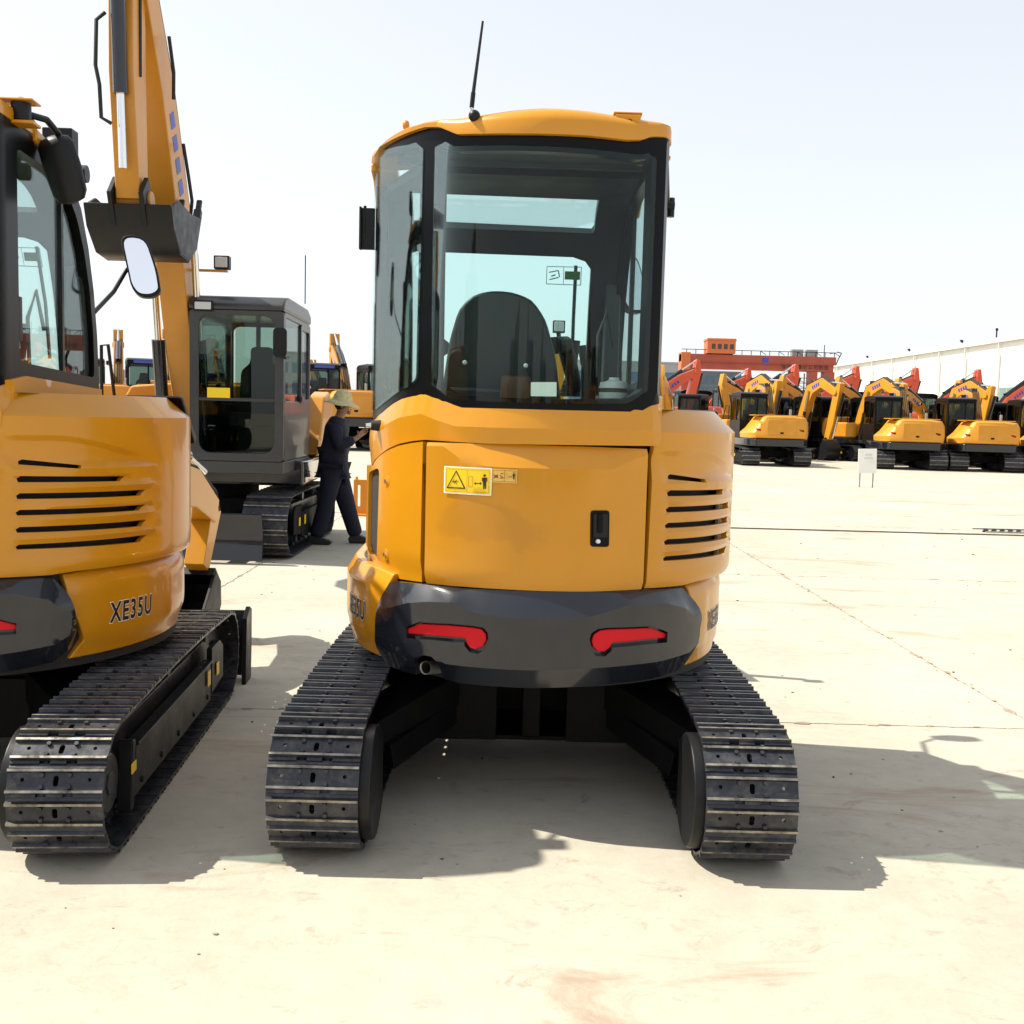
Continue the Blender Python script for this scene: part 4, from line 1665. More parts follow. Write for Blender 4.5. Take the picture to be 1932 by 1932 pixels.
    bmesh.ops.transform(m.b, matrix=MR, verts=m.b.verts[:])
    m.build('mirror_face', MIRR, mo)
    # work light at the front of the roof
    m = MB()
    lc = Vector((0.33, 0.02, 2.56))
    m.box(lc, (0.12, 0.075, 0.105))
    m.box(lc + Vector((0, 0.04, 0)), (0.10, 0.01, 0.085), mi=1)
    m.bar(lc + Vector((-0.02, -0.02, -0.04)), (0.37, 0.0, 2.42), 0.03, 0.02)
    upper(m.build('work_light', [BLK, LENS], root, 0.012, 3, rot=UZ))

    # ---- boom foot, swing post -----------------------------------------
    m = MB()
    m.box((0.12, 0.62, 0.62), (0.36, 0.3, 0.26))
    m.cyl((0.12, 0.80, 0.48), (0.12, 0.80, 0.80), 0.09, n=18)
    m.box((0.12, 0.88, 0.66), (0.24, 0.16, 0.40))
    upper(m.build('swing_post', BLK, root, 0.015, rot=UZ))


def mini_boom(root, bx, yaw, pts, tip, lamp=None, swing=0.0, bw=0.30):
    """boom, arm and bucket of a compact machine; pts is the side profile centre line (forward, up)"""
    out_ = []
    rot = (0, 0, yaw)

    def hull(pl, w_, mt, name, hh):
        m = MB()
        up_, dn = [], []
        for i, p in enumerate(pl):
            p = Vector(p)
            t = (Vector(pl[min(i + 1, len(pl) - 1)]) - Vector(pl[max(i - 1, 0)])).normalized()
            n = Vector((-t.y, t.x))
            up_.append(tuple(p + n * hh[i]))
            dn.append(tuple(p - n * hh[i]))
        m.prism(up_ + list(reversed(dn)), 'x', bx - w_ / 2, bx + w_ / 2, 0, True)
        return m, mt, name
    m, mt, nm = hull(pts, 0.16, YEL, 'boom', [0.07, 0.10, 0.13, 0.12, 0.08][:len(pts)])
    bo = m.build('boom', YEL, root, 0.008, 2, rot=rot)
    out_.append(bo)
    m, mt, nm = hull(tip, 0.13, YEL, 'arm', [0.07, 0.10, 0.06][:len(tip)])
    out_.append(m.build('dipper_arm', YEL, root, 0.006, 2, rot=rot))
    m = MB()
    a, b = Vector(pts[0]), Vector(pts[2])
    m.cyl((bx, a.x + 0.15, a.y - 0.08), (bx, b.x - 0.05, b.y - 0.28), 0.045, n=12)
    m.cyl((bx, b.x - 0.05, b.y - 0.28), (bx, b.x, b.y - 0.12), 0.025, n=10, mi=1)
    a, b = Vector(pts[2]), Vector(tip[0])
    m.cyl((bx, a.x - 0.1, a.y + 0.2), (bx, a.x * 0.4 + b.x * 0.6, a.y * 0.4 + b.y * 0.6 + 0.2), 0.04, n=12)
    m.cyl((bx, a.x * 0.4 + b.x * 0.6, a.y * 0.4 + b.y * 0.6 + 0.2), (bx, b.x + 0.1, b.y + 0.12), 0.022, n=10, mi=1)
    out_.append(m.build('hydraulic_cylinder', [CHAR, CHROME], root, rot=rot))
    m = MB()
    for dx in (-0.06, 0.06):
        q = [Vector((bx + dx, p[0], p[1] + 0.13)) for p in pts] + [Vector((bx + dx, tip[1][0] + 0.06, tip[1][1]))]
        m.tube(q, 0.014, 7)
    out_.append(m.build('hydraulic_hose', RUB, root, rot=rot))
    e = Vector(tip[-1])
    m = MB()
    k = [(0.05, 0.0), (0.16, -0.10), (0.17, -0.26), (0.04, -0.40), (-0.16, -0.44), (-0.34, -0.36), (-0.33, -0.34), (-0.15, -0.40), (0.02, -0.36), (0.13, -0.25), (0.12, -0.12), (0.0, -0.04)]
    m.prism([(e.x + y, e.y + z) for y, z in k], 'x', bx - bw, bx + bw, 0, True)
    for sx in (-1, 1):
        m.prism([(e.x + y, e.y + z) for y, z in ((0.05, -0.02), (0.15, -0.10), (0.16, -0.26), (0.03, -0.39), (-0.16, -0.43), (-0.33, -0.35))], 'x', bx + sx * (bw - 0.005) - 0.01, bx + sx * (bw - 0.005) + 0.01)
    for t in range(4):
        x = bx + bw * (-0.8 + 0.533 * t)
        m.bar((x, e.x - 0.30, e.y - 0.37), (x, e.x - 0.43, e.y - 0.30), 0.05, 0.03)
    out_.append(m.build('bucket', BLK, root, 0.004, 1, rot=rot))
    if lamp:
        m = MB()
        lx, ly, lz = lamp
        m.box((lx, ly, lz), (0.07, 0.06, 0.07))
        m.box((lx, ly - 0.031, lz), (0.055, 0.006, 0.055), mi=1)
        m.bar((lx, ly + 0.02, lz - 0.03), (bx, ly + 0.03, lz - 0.10), 0.02, 0.02)
        m.bar((bx, ly + 0.03, lz - 0.09), (bx + 0.01, ly + 0.06, lz - 0.66), 0.07, 0.05, mi=2)
        out_.append(m.build('boom_lamp', [BLK, LENS, YEL], root, 0.006, 2, rot=rot))
    if swing:
        pv = Vector((bx, 0.86, 0))
        mx = Matrix.Translation(pv) @ Matrix.Rotation(swing, 4, 'Z') @ Matrix.Translation(-pv)
        for o in out_:
            o.data.transform(mx)
    for o in out_:
        UPPER.add(o.name)
    return out_


mini = thing('compact_excavator', 'yellow compact excavator seen squarely from behind with red reflectors and warning stickers', 'excavator', ML, 0.0, 'compact excavators on the concrete')
build_mini(mini)
ML2 = Vector((-2.215, 4.42, 0.0))
mini2 = thing('compact_excavator', 'yellow compact excavator with a dark mirror housing on its cab and model lettering in view', 'excavator', ML2, R(4.3), 'compact excavators on the concrete')
for ch in list(mini.children):
    c = copy_tree(ch, mini2)
    if ch.name in UPPER:
        c.rotation_euler.z = R(-2.5)
    if ch.name.startswith('mirror_arm'):
        bpy.data.objects.remove(c)
mini_boom(mini, 0.20, UY, [(0.92, 0.72), (1.25, 1.08), (1.70, 1.32), (2.15, 1.26), (2.55, 1.02)], [(2.42, 1.14), (2.58, 1.00), (2.35, 0.48)], lamp=(0.19, 1.70, 2.02))
mini_boom(mini2, 0.20, R(-2.5), [(0.92, 0.74), (1.3, 0.94), (1.75, 1.05), (2.1, 1.0), (2.5, 0.82)], [(2.36, 0.96), (2.52, 0.82), (2.30, 0.47)], swing=R(-3), bw=0.11)


def to2(w_):
    return Matrix.Rotation(-R(4.3), 3, 'Z') @ (Vector(w_) - ML2)


def w2(px, py, y):
    d = CAM_ROT @ Vector(((px - PX / 2) / FOC, (PX / 2 - py) / FOC, -1.0))
    return to2(CAM_LOC + d * (y / d.y))


# dark mirror housing on a bent arm from the roof bracket
b0, b1, b2, b3 = w2(40, 212, 3.86), w2(88, 226, 3.96), w2(108, 250, 4.05), w2(150, 328, 4.25)
m = MB()
m.cyl(b0 + Vector((0, 0, -0.03)), b0 + Vector((0, 0, 0.03)), 0.034, n=14)
m.tube([b0, b1, b2, b3], 0.0125, 8)
m.cyl(b3 + Vector((-0.03, 0, 0)), b3 + Vector((0.03, 0, 0)), 0.034, n=12)
m.build('mirror_arm', BLK, mini2)
m = MB()
m.box(b0 + Vector((-0.03, 0, 0.036)), (0.17, 0.09, 0.008))
m.box(b0 + Vector((-0.02, 0, -0.040)), (0.15, 0.08, 0.012))
m.cyl(b0 + Vector((0, 0, 0.04)), b0 + Vector((0, 0, 0.052)), 0.014, n=6)
m.build('arm_bracket', YEL, mini2, 0.004)
top_, bot_ = w2(100, 256, 4.05), w2(143, 386, 4.12)
ax = (bot_ - top_)
m = MB()
prs = [(0.0, 0.020), (0.04, 0.052), (0.14, 0.068), (0.5, 0.070), (0.85, 0.064), (0.96, 0.048), (1.0, 0.018)]
m.tube([top_ + ax * t for t, r_ in prs], [r_ for t, r_ in prs], 18)
for v in m.b.verts:
    v.co.y = top_.y + (v.co.y - top_.y) * 0.55
m.build('mirror_housing', BLK, mini2)
# ================================================================ larger excavators of the yard


def ray_w(px, py):
    return CAM_ROT @ Vector(((px - PX / 2) / FOC, (PX / 2 - py) / FOC, -1.0))


def gp(px, py):
    """ground point seen at a photo position"""
    d = ray_w(px, py)
    return CAM_LOC + d * (-CAM_LOC.z / d.z)


def at_depth(px, py, y):
    d = ray_w(px, py)
    return CAM_LOC + d * (y / d.y)


SHOE_M = shoe_mesh(0.45, 0.160, False)


def back_row():
    """machines behind the camera: the photograph shows them mirrored in the glass and the paint"""
    for src, x, y, rz_, lb in ((exL, -9.5, -17, 200, 'large excavator at the yard edge behind the viewer, outermost one'),
                               (exL, -4.6, -18, 172, 'large excavator behind the viewer beside the outermost one'),
                               (exH, -0.9, -14, 190, 'yellow excavator behind the viewer, straight across from the compact one'),
                               (exL, 3.2, -17, 185, 'large excavator behind the viewer with a black cab'),
                               (exH, 6.4, -15, 165, 'yellow excavator behind the viewer towards the drain grating side'),
                               (exL, 10.4, -18, 195, 'large excavator behind the viewer at the far end of its row')):
        c = copy_tree(src)
        c.location = (x, y, 0)
        c.rotation_euler.z = R(rz_)
        c['label'] = lb
        c['group'] = 'excavators behind the viewer'


def cab_mid(root, paint, s=1.0, gl=GLASS, stripe=None, sit=True, lamp=True, fine=True):
    x0, x1, y0, y1, z0, z1 = (-1.10 if paint != GREYCAB else -1.03) * s, -0.12 * s, -0.22 * s, 1.42 * s, 0.86 * s, 2.60 * s
    zr = z1 - 0.16 * s
    t = 0.05 * s
    m = MB()
    m.box(((x0 + x1) / 2, (y0 + y1) / 2, z0 + 0.06 * s), (x1 - x0, y1 - y0, 0.12 * s))
    # front, rear and side frames with rounded windows
    m.frame(rrect(x0, z0 + 0.12 * s, x1, zr, 0.04 * s), rrect(x0 + 0.09 * s, z0 + 0.20 * s, x1 - 0.09 * s, zr - 0.05 * s, 0.11 * s), 'y', y1 - t, y1)
    m.bar((x0 + 0.08 * s, y1 - t / 2, z0 + 0.72 * s), (x1 - 0.08 * s, y1 - t / 2, z0 + 0.72 * s), 0.03 * s, 0.035 * s)
    m.frame(rrect(x0, z0 + 0.12 * s, x1, zr, 0.04 * s), rrect(x0 + 0.06 * s, z0 + 0.72 * s, x1 - 0.06 * s, zr - 0.04 * s, 0.07 * s), 'y', y0, y0 + t)
    m.box(((x0 + x1) / 2 + 0.12 * s, y0 + t / 2, (z0 + 0.72 * s + zr) / 2), (0.05 * s, 0.04 * s, zr - z0 - 0.72 * s))
    for xa, xb in ((x0, x0 + t), (x1 - t, x1)):
        m.frame(rrect(y0 + t, z0 + 0.12 * s, y1 - t, zr, 0.04 * s), rrect(y0 + 0.12 * s, z0 + 0.72 * s, y1 - 0.09 * s, zr - 0.05 * s, 0.08 * s), 'x', xa, xb)
        if xa == x0:
            pass
    cab = m.build('cab', [paint], root, 0.012 * s, 2)
    m = MB()
    m.frame(rrect(y0 + 0.05 * s, z0 + 0.70 * s, y0 + 0.66 * s, zr - 0.05 * s, 0.05 * s), rrect(y0 + 0.10 * s, z0 + 0.75 * s, y0 + 0.61 * s, zr - 0.10 * s, 0.06 * s), 'x', x0 - 0.006 * s, x0 + 0.02 * s)
    m.box((x0 - 0.01 * s, y0 + 0.62 * s, z0 + 0.75 * s), (0.03 * s, 0.14 * s, 0.05 * s))
    m.build('door_frame', paint, cab)
    if fine:
        panes = [('window_pane', [(x0 + 0.08 * s, y1 - 0.022 * s, z0 + 0.16 * s), (x1 - 0.08 * s, y1 - 0.022 * s, zr - 0.04 * s)], 'y'),
                 ('window_pane', [(x0 + 0.08 * s, y0 + 0.022 * s, z0 + 0.70 * s), (x1 - 0.08 * s, y0 + 0.022 * s, zr - 0.04 * s)], 'y'),
                 ('window_pane', [(x0 + 0.015 * s, y0 + 0.06 * s, z0 + 0.28 * s), (x0 + 0.015 * s, y1 - 0.1 * s, zr - 0.05 * s)], 'x'),
                 ('window_pane', [(x1 - 0.015 * s, y0 + 0.06 * s, z0 + 0.28 * s), (x1 - 0.015 * s, y1 - 0.1 * s, zr - 0.05 * s)], 'x')]
        for nm, (a, b), ax in panes:
            m = MB()
            c = (Vector(a) + Vector(b)) / 2
            d = Vector(b) - Vector(a)
            m.box(c, (0.004 if ax == 'x' else d.x, 0.004 if ax == 'y' else d.y, d.z))
            m.build(nm, gl, cab)
    m = MB()
    prof = [(y0 - 0.02 * s, zr), (y1 + 0.01 * s, zr), (y1 + 0.01 * s, zr + 0.05 * s), (y1 - 0.08 * s, zr + 0.13 * s), (y1 - 0.3 * s, z1), (y0 + 0.2 * s, z1), (y0, zr + 0.10 * s)]
    m.prism(prof, 'x', x0 - 0.005 * s, x1 + 0.005 * s)
    m.build('cab_roof', [paint], cab, 0.05 * s, 4)
    if stripe:
        m = MB()
        m.box(((x0 + x1) / 2, y0 - 0.015 * s, zr + 0.045 * s), ((x1 - x0) * 0.62, 0.03 * s, 0.085 * s))
        m.build('blue_stripe', [stripe], cab)
    if sit:
        m = MB()
        cx = (x0 + x1) / 2
        bk = round_poly([(cx - 0.25 * s, z0 + 0.55 * s), (cx + 0.25 * s, z0 + 0.55 * s), (cx + 0.22 * s, z0 + 1.05 * s), (cx + 0.12 * s, z0 + 1.12 * s), (cx + 0.12 * s, z0 + 1.30 * s), (cx - 0.12 * s, z0 + 1.30 * s), (cx - 0.12 * s, z0 + 1.12 * s), (cx - 0.22 * s, z0 + 1.05 * s)], 0.05 * s, 2)
        m.prism(bk, 'y', y0 + 0.30 * s, y0 + 0.44 * s, 0, True)
        m.box((cx, y0 + 0.62 * s, z0 + 0.52 * s), (0.5 * s, 0.5 * s, 0.14 * s))
        m.box((cx, y0 + 0.55 * s, z0 + 0.30 * s), (0.4 * s, 0.4 * s, 0.32 * s))
        for sx in (-1, 1):
            m.box((cx + sx * 0.34 * s, y0 + 0.70 * s, z0 + 0.62 * s), (0.14 * s, 0.55 * s, 0.12 * s))
            m.cyl((cx + sx * 0.34 * s, y0 + 0.92 * s, z0 + 0.68 * s), (cx + sx * 0.34 * s, y0 + 0.95 * s, z0 + 0.88 * s), 0.02 * s, 0.028 * s, n=8)
        m.build('seat', SEAT, cab, 0.02 * s)
    return cab, (x0, x1, y0, y1, z0, z1)


def boom_set(root, s, paint, pts, tip, bucket_ang=0.0, bx=0.28, sticker=True, arm_w=0.26, lamp=True, hh=None, cyl_top=True, bucket=True, barrel=0.52, lamp_at=None, boom_w=0.15):
    """boom (side profile forward/up), arm, cylinders, hoses, bucket"""
    def V2(p):
        return Vector((p[0] * s, p[1] * s))
    P = [V2(p) for p in pts]
    Tp = [V2(p) for p in tip]
    bx *= s

    def hull(pl, hs_):
        up_, dn = [], []
        for i, p in enumerate(pl):
            t = (pl[min(i + 1, len(pl) - 1)] - pl[max(i - 1, 0)]).normalized()
            n = Vector((-t.y, t.x))
            up_.append(tuple(p + n * hs_[i] * s))
            dn.append(tuple(p - n * hs_[i] * s))
        return up_ + list(reversed(dn))
    hb = hh or [0.10, 0.17, 0.24, 0.20, 0.15, 0.11]
    m = MB()
    m.prism(hull(P, hb[:len(P)]), 'x', bx - boom_w * s, bx + boom_w * s)
    m.cyl((bx - 0.20 * s, P[0].x, P[0].y), (bx + 0.20 * s, P[0].x, P[0].y), 0.10 * s, n=14)
    m.cyl((bx - 0.19 * s, P[-1].x, P[-1].y), (bx + 0.19 * s, P[-1].x, P[-1].y), 0.10 * s, n=14)
    bo = m.build('boom', [paint], root, 0.012 * s, 1)
    m = MB()
    ha = [0.07, 0.16, 0.17, 0.12, 0.09]
    m.prism(hull(Tp, ha[:len(Tp)]), 'x', bx - arm_w * s / 2, bx + arm_w * s / 2)
    m.cyl((bx - 0.17 * s, Tp[-1].x, Tp[-1].y), (bx + 0.17 * s, Tp[-1].x, Tp[-1].y), 0.08 * s, n=12)
    m.build('dipper_arm', [paint], root, 0.010 * s, 1)
    # boom lift cylinders
    for sx in (-1, 1):
        a = Vector((bx + sx * 0.20 * s, P[0].x + 0.35 * s, P[0].y - 0.22 * s))
        q = P[min(2, len(P) - 1)]
        b = Vector((bx + sx * 0.20 * s, q.x, q.y - 0.03 * s))
        mid = a.lerp(b, 0.55)
        m = MB()
        m.cyl(a, mid, 0.065 * s, n=12)
        m.cyl(mid, b, 0.036 * s, n=10, mi=1)
        m.build('lift_cylinder', [CHAR, CHROME], root)
    if cyl_top:
        a3 = P[min(2, len(P) - 1)]
        t = (P[-1] - a3).normalized()
        n = Vector((-t.y, t.x))
        if n.y < 0:
            n = -n
        a = a3 + n * 0.32 * s
        b = Tp[0]
        mid = a.lerp(b, 0.58)
        m = MB()
        m.cyl((bx, a.x, a.y), (bx, mid.x, mid.y), 0.07 * s, n=12)
        m.cyl((bx, mid.x, mid.y), (bx, b.x, b.y), 0.038 * s, n=10, mi=1)
        for sx in (-1, 1):
            m.prism([(a3.x - 0.1 * s, a3.y), (a3.x + 0.1 * s, a3.y), (a.x + 0.05 * s, a.y + 0.06 * s), (a.x - 0.05 * s, a.y + 0.06 * s)], 'x', bx + sx * 0.09 * s - 0.015 * s, bx + sx * 0.09 * s + 0.015 * s)
        m.build('arm_cylinder', [CHAR, CHROME], root)
    # bucket cylinder along the arm
    t = (Tp[-1] - Tp[1]).normalized()
    n = Vector((-t.y, t.x))
    if n.x < 0 and abs(t.y) > 0.5:
        n = -n
    a = Tp[1] + n * 0.28 * s
    b = Tp[-1] - t * 0.22 * s + n * 0.22 * s
    mid = a.lerp(b, barrel)
    m = MB()
    m.cyl((bx, a.x, a.y), (bx, mid.x, mid.y), 0.06 * s, n=12)
    m.cyl((bx, mid.x, mid.y), (bx, b.x, b.y), 0.034 * s, n=10, mi=1)
    m.build('bucket_cylinder', [CHAR, CHROME], root)
    # hoses over the boom
    for dx in (-0.10, -0.035, 0.035, 0.10):
        q = []
        for i, p in enumerate(P[1:], 1):
            t2 = (P[min(i + 1, len(P) - 1)] - P[i - 1]).normalized()
            n2 = Vector((-t2.y, t2.x))
            w2 = p + n2 * (hb[i] + 0.05) * s
            q.append((bx + dx * s, w2.x, w2.y))
        q.append((bx + dx * s * 1.1, (P[-1].x + Tp[1].x) / 2, max(P[-1].y, Tp[1].y) + 0.22 * s))
        q.append((bx + dx * s, Tp[2].x, Tp[2].y))
        m = MB()
        m.tube(q, 0.017 * s, 6)
        m.build('hydraulic_hose', RUB, root)
    if sticker:
        a, b = P[2].lerp(P[3], 0.25), P[2].lerp(P[3], 0.9)
        t2 = (b - a).normalized()
        n2 = Vector((-t2.y, t2.x)) * 0.07 * s
        m = MB()
        for sx in (-1, 1):
            L = (b - a).length
            for k in range(4):
                c0, c1 = a + t2 * L * (k / 4), a + t2 * L * (k / 4 + 0.17)
                x = bx + sx * (boom_w + 0.003) * s
                m.face([(x, *(c0 - n2)), (x, *(c1 - n2)), (x, *(c1 + n2)), (x, *(c0 + n2))])
        lt = m.build('blue_lettering', STKN, bo)
        lt['kind'] = 'stuff'
    if bucket:
        e = Tp[-1]
        ca, sa = math.cos(bucket_ang), math.sin(bucket_ang)

        def tr(q):
            return (e.x + (q[0] * ca - q[1] * sa) * s, e.y + (q[0] * sa + q[1] * ca) * s)
        o_ = [(0.14, 0.06), (0.22, -0.12), (0.20, -0.40), (0.02, -0.62), (-0.28, -0.70), (-0.62, -0.60)]
        i_ = [(-0.61, -0.57), (-0.28, -0.66), (0.0, -0.58), (0.16, -0.38), (0.17, -0.12), (0.08, 0.02)]
        m = MB()
        m.prism([tr(q) for q in o_ + i_], 'x', bx - 0.36 * s, bx + 0.36 * s)
        side = [tr(q) for q in ((0.14, 0.04), (0.21, -0.12), (0.19, -0.39), (0.02, -0.60), (-0.28, -0.68), (-0.60, -0.59), (-0.34, -0.36), (-0.10, -0.06))]
        for sx in (-1, 1):
            m.prism(side, 'x', bx + sx * 0.35 * s - 0.014 * s, bx + sx * 0.35 * s + 0.014 * s)
        for sx in (-1, 1):
            m.prism([tr(q) for q in ((-0.10, 0.16), (0.12, 0.16), (0.22, -0.10), (0.14, -0.14), (-0.06, -0.06))], 'x', bx + sx * 0.13 * s - 0.02 * s, bx + sx * 0.13 * s + 0.02 * s)
        bk = m.build('bucket', [BLK], root, 0.006 * s, 1)
        for k in range(5):
            x = bx + (-0.32 + 0.16 * k) * s
            p0, p1 = tr((-0.56, -0.605)), tr((-0.80, -0.53))
            m = MB()
            q0, q1 = Vector((x, *p0)), Vector((x, *p1))
            m.bar(q0, q0.lerp(q1, 0.55), 0.07 * s, 0.06 * s)
            m.bar(q0.lerp(q1, 0.5), q1, 0.05 * s, 0.035 * s)
            m.build('bucket_tooth', [STEEL], bk, 0.008 * s, 1)
    if lamp:
        p = P[2].lerp(P[3], 0.35)
        m = MB()
        lo = -0.30
        if lamp_at:
            p, lo = Vector((lamp_at[0] * s, lamp_at[1] * s)), lamp_at[2]
        m.box((bx + lo * s, p.x, p.y + 0.02 * s), (0.15 * s, 0.10 * s, 0.13 * s))
        m.box((bx + lo * s, p.x + 0.055 * s, p.y + 0.02 * s), (0.12 * s, 0.012 * s, 0.10 * s), mi=1)
        m.box((bx + (lo / 2 - 0.09) * s, p.x, p.y - 0.06 * s), ((-lo - 0.08) * s, 0.08 * s, 0.02 * s), mi=2)
        m.build('boom_lamp', [BLK, LENS, paint], root, 0.01 * s)
    return bo


def body_mid(root, s, paint, tail=1.62, detail=True, skirt=CHAR):
    """deck, hood and counterweight; wider than the cab, rounded behind"""
    # hood: cross-sections (x, z) lofted along y
    sec = [(-1.10, 0.97), (1.10, 0.97), (1.12, 1.20), (1.10, 1.55), (1.00, 1.72), (0.60, 1.76), (-0.50, 1.76), (-0.64, 1.72), (-0.92, 1.34), (-1.12, 1.16)]
    sts = [(-tail, 0.74, 0.90), (-tail + 0.03, 0.80, 0.96), (-tail + 0.14, 0.90, 1.0), (-tail + 0.40, 0.975, 1.0), (-1.0, 1.0, 1.0), (-0.32, 1.0, 1.0)]
    b = bmesh.new()
    rings = []
    for y, kx, kz in sts:
        ring = []
        for x, z in sec:
            ring.append(b.verts.new((x * kx * s, y * s, (1.36 + (z - 1.36) * kz) * s)))
        rings.append(ring)
    for a, c in zip(rings, rings[1:]):
        for i in range(len(sec)):
            j = (i + 1) % len(sec)
            b.faces.new((a[i], a[j], c[j], c[i])).smooth = True
    b.faces.new(rings[0])
    b.faces.new(list(reversed(rings[-1])))
    bmesh.ops.recalc_face_normals(b, faces=b.faces)
    me = bpy.data.meshes.new('counterweight')
    b.to_mesh(me)
    b.free()
    me.materials.append(paint)
    me.set_sharp_from_angle(angle=R(35))
    cw = link('counterweight', me, root, 0.03 * s, 3)
    # dark skirt below, higher towards the cab corner
    m = MB()
    pl = [(-0.82, -tail + 0.0), (0.82, -tail), (1.0, -tail + 0.16), (1.09, -tail + 0.45), (1.12, 0.75), (-1.12, 0.75), (-1.09, -tail + 0.45), (-1.0, -tail + 0.16)]
    m.prism([(x * s, y * s) for x, y in pl], 'z', 0.70 * s, 0.965 * s)
    m.build('lower_skirt', [skirt], root, 0.035 * s, 3)
    if detail:
        m = MB()
        m.box((0.06 * s, (-tail - 0.004) * s, 1.36 * s), (0.98 * s, 0.02 * s, 0.54 * s))
        dp = m.build('engine_door', [paint], cw, 0.012 * s, 3)
        m = MB()
        m.box((0.06 * s, (-tail - 0.018) * s, 1.17 * s), (0.11 * s, 0.012 * s, 0.06 * s))
        m.build('door_latch', [FRIT], dp)
        for sx in (-1, 1):
            m = MB()
            sxx = sx * 0.75
            m.prism([(sxx * s - 0.09 * s, 1.32 * s), (sxx * s + 0.09 * s, 1.29 * s), (sxx * s + 0.07 * s, 1.22 * s), (sxx * s - 0.06 * s, 1.25 * s)], 'y', (-tail + 0.0) * s, (-tail + 0.08) * s)
            m.build('reflector_light', [REDL], cw)
        m = MB()
        m.box((-0.66 * s, (-tail + 0.035) * s, 1.52 * s), (0.16 * s, 0.02 * s, 0.08 * s))
        m.build('warning_sticker', [STKY], cw)
        m = MB()
        m.box((-0.98 * s, (-tail + 0.26) * s, 1.06 * s), (0.02 * s, 0.16 * s, 0.09 * s), (0, 0, R(-20)))
        m.build('white_sticker', [STKW], cw)
        m = MB()
        for k in range(5):
            m.box((-0.775 * s + 0.0 * k, (-0.95 + 0.045 * k) * s, 1.52 * s), (0.16 * s, 0.02 * s, 0.012 * s), (0, R(-50), 0))
        m.build('vent_slat', [BLK], cw)
        m = MB()
        m.box((0.0, -1.0 * s, 1.775 * s), (1.7 * s, 0.9 * s, 0.03 * s))
        m.cyl((0.55 * s, -0.8 * s, 1.78 * s), (0.55 * s, -0.8 * s, 2.0 * s), 0.05 * s, n=12, mi=1)
        m.build('hood_cover', [paint, DULL], cw, 0.01 * s)
    # right-hand tank box in front
    m = MB()
    m.box((0.80 * s, 0.30 * s, 1.25 * s), (0.60 * s, 1.1 * s, 0.60 * s))
    m.build('tank_box', [paint], root, 0.06 * s, 4)
    m = MB()
    m.tube([(0.95 * s, 0.75 * s, 1.52 * s), (0.95 * s, 0.75 * s, 2.10 * s), (0.95 * s, 0.55 * s, 2.12 * s), (0.95 * s, 0.35 * s, 1.53 * s)], 0.018 * s, 8)
    m.build('grab_rail', [BLK], root)
    return cw


def carriage_mid(root, s, each=False, blade=True, yaw=0.0, n=44):
    before = set(root.children)
    shoe = SHOE_M
    for side in (1, -1):
        track_unit(root, side, side * 0.90 * s, 0.45 * s, -1.10 * s, 1.10 * s, 0.295 * s, n, shoe if s == 1.0 else SHOE_L, z0=0.03 * s, each=each, mats=(STEEL, FRAME_D, DULL), link_scale=1.45 * s)
    m = MB()
    m.box((0, 0, 0.42 * s), (1.3 * s, 0.9 * s, 0.26 * s))
    m.cyl((0, 0, 0.5 * s), (0, 0, 0.72 * s), 0.5 * s, n=28)
    m.build('centre_frame', [FRAME_D], root, 0.02 * s)
    if blade:
        m = MB()
        prof = [(1.58, 0.03), (1.62, 0.03), (1.60, 0.16), (1.58, 0.28), (1.61, 0.42), (1.64, 0.48), (1.60, 0.49), (1.545, 0.40), (1.53, 0.24), (1.545, 0.10)]
        m.prism([(a * s, c * s) for a, c in prof], 'x', -0.93 * s, 0.93 * s, 0, True)
        m.build('dozer_blade', [CHAR], root, 0.004)
        for sx in (-1, 1):
            m = MB()
            m.bar((sx * 0.42 * s, 0.4 * s, 0.34 * s), (sx * 0.5 * s, 1.56 * s, 0.22 * s), 0.10 * s, 0.12 * s)
            m.build('blade_arm', [BLK], root)
    for c in set(root.children) - before:
        if yaw:
            c.rotation_euler.z = yaw


SHOE_L = shoe_mesh(0.60, 0.205, False)


def excavator(label, loc, rz, s=1.0, paint=YEL2, cab_paint=FRIT, stripe=None, pose='tucked', each=False, blade=True, under_yaw=0.0, group=None, detail=True, gl=GLASSD, tail=1.62, name='excavator'):
    r = thing(name, label, 'excavator', loc, rz, group)
    carriage_mid(r, s, each, blade, under_yaw)
    body_mid(r, s, paint, tail, detail)
    cab_mid(r, cab_paint, s, gl, stripe)
    if pose == 'tucked':
        boom_set(r, s, paint, [(0.62, 1.12), (0.95, 1.75), (1.55, 2.62), (2.30, 2.75), (3.15, 2.35)], [(3.45, 2.65), (3.22, 2.38), (2.95, 1.4), (2.75, 0.85)], 0.5)
    elif pose == 'folded':
        boom_set(r, s, paint, [(0.62, 1.12), (0.90, 1.90), (1.30, 2.85), (1.95, 3.12), (2.75, 2.72)], [(2.95, 3.10), (2.82, 2.78), (2.55, 1.5), (2.35, 0.75)], 0.6)
    elif pose == 'high':
        boom_set(r, s, paint, [(0.62, 1.12), (1.0, 1.75), (1.6, 2.35), (2.3, 2.85), (3.0, 3.20)], [(3.05, 3.72), (3.06, 3.22), (2.75, 1.9), (2.5, 1.0)], 0.5, arm_w=0.32)
    elif pose == 'steep':
        boom_set(r, s, paint, [(0.62, 1.12), (1.0, 2.0), (1.45, 3.2), (2.0, 4.3), (2.75, 5.35)], [(2.45, 5.95), (2.72, 5.38), (2.72, 4.2), (2.62, 3.22)], R(-45), bx=0.03, barrel=0.70, lamp_at=(1.13, 2.90, -0.40), boom_w=0.13, arm_w=0.20, hh=[0.12, 0.19, 0.23, 0.20, 0.15])
    return r


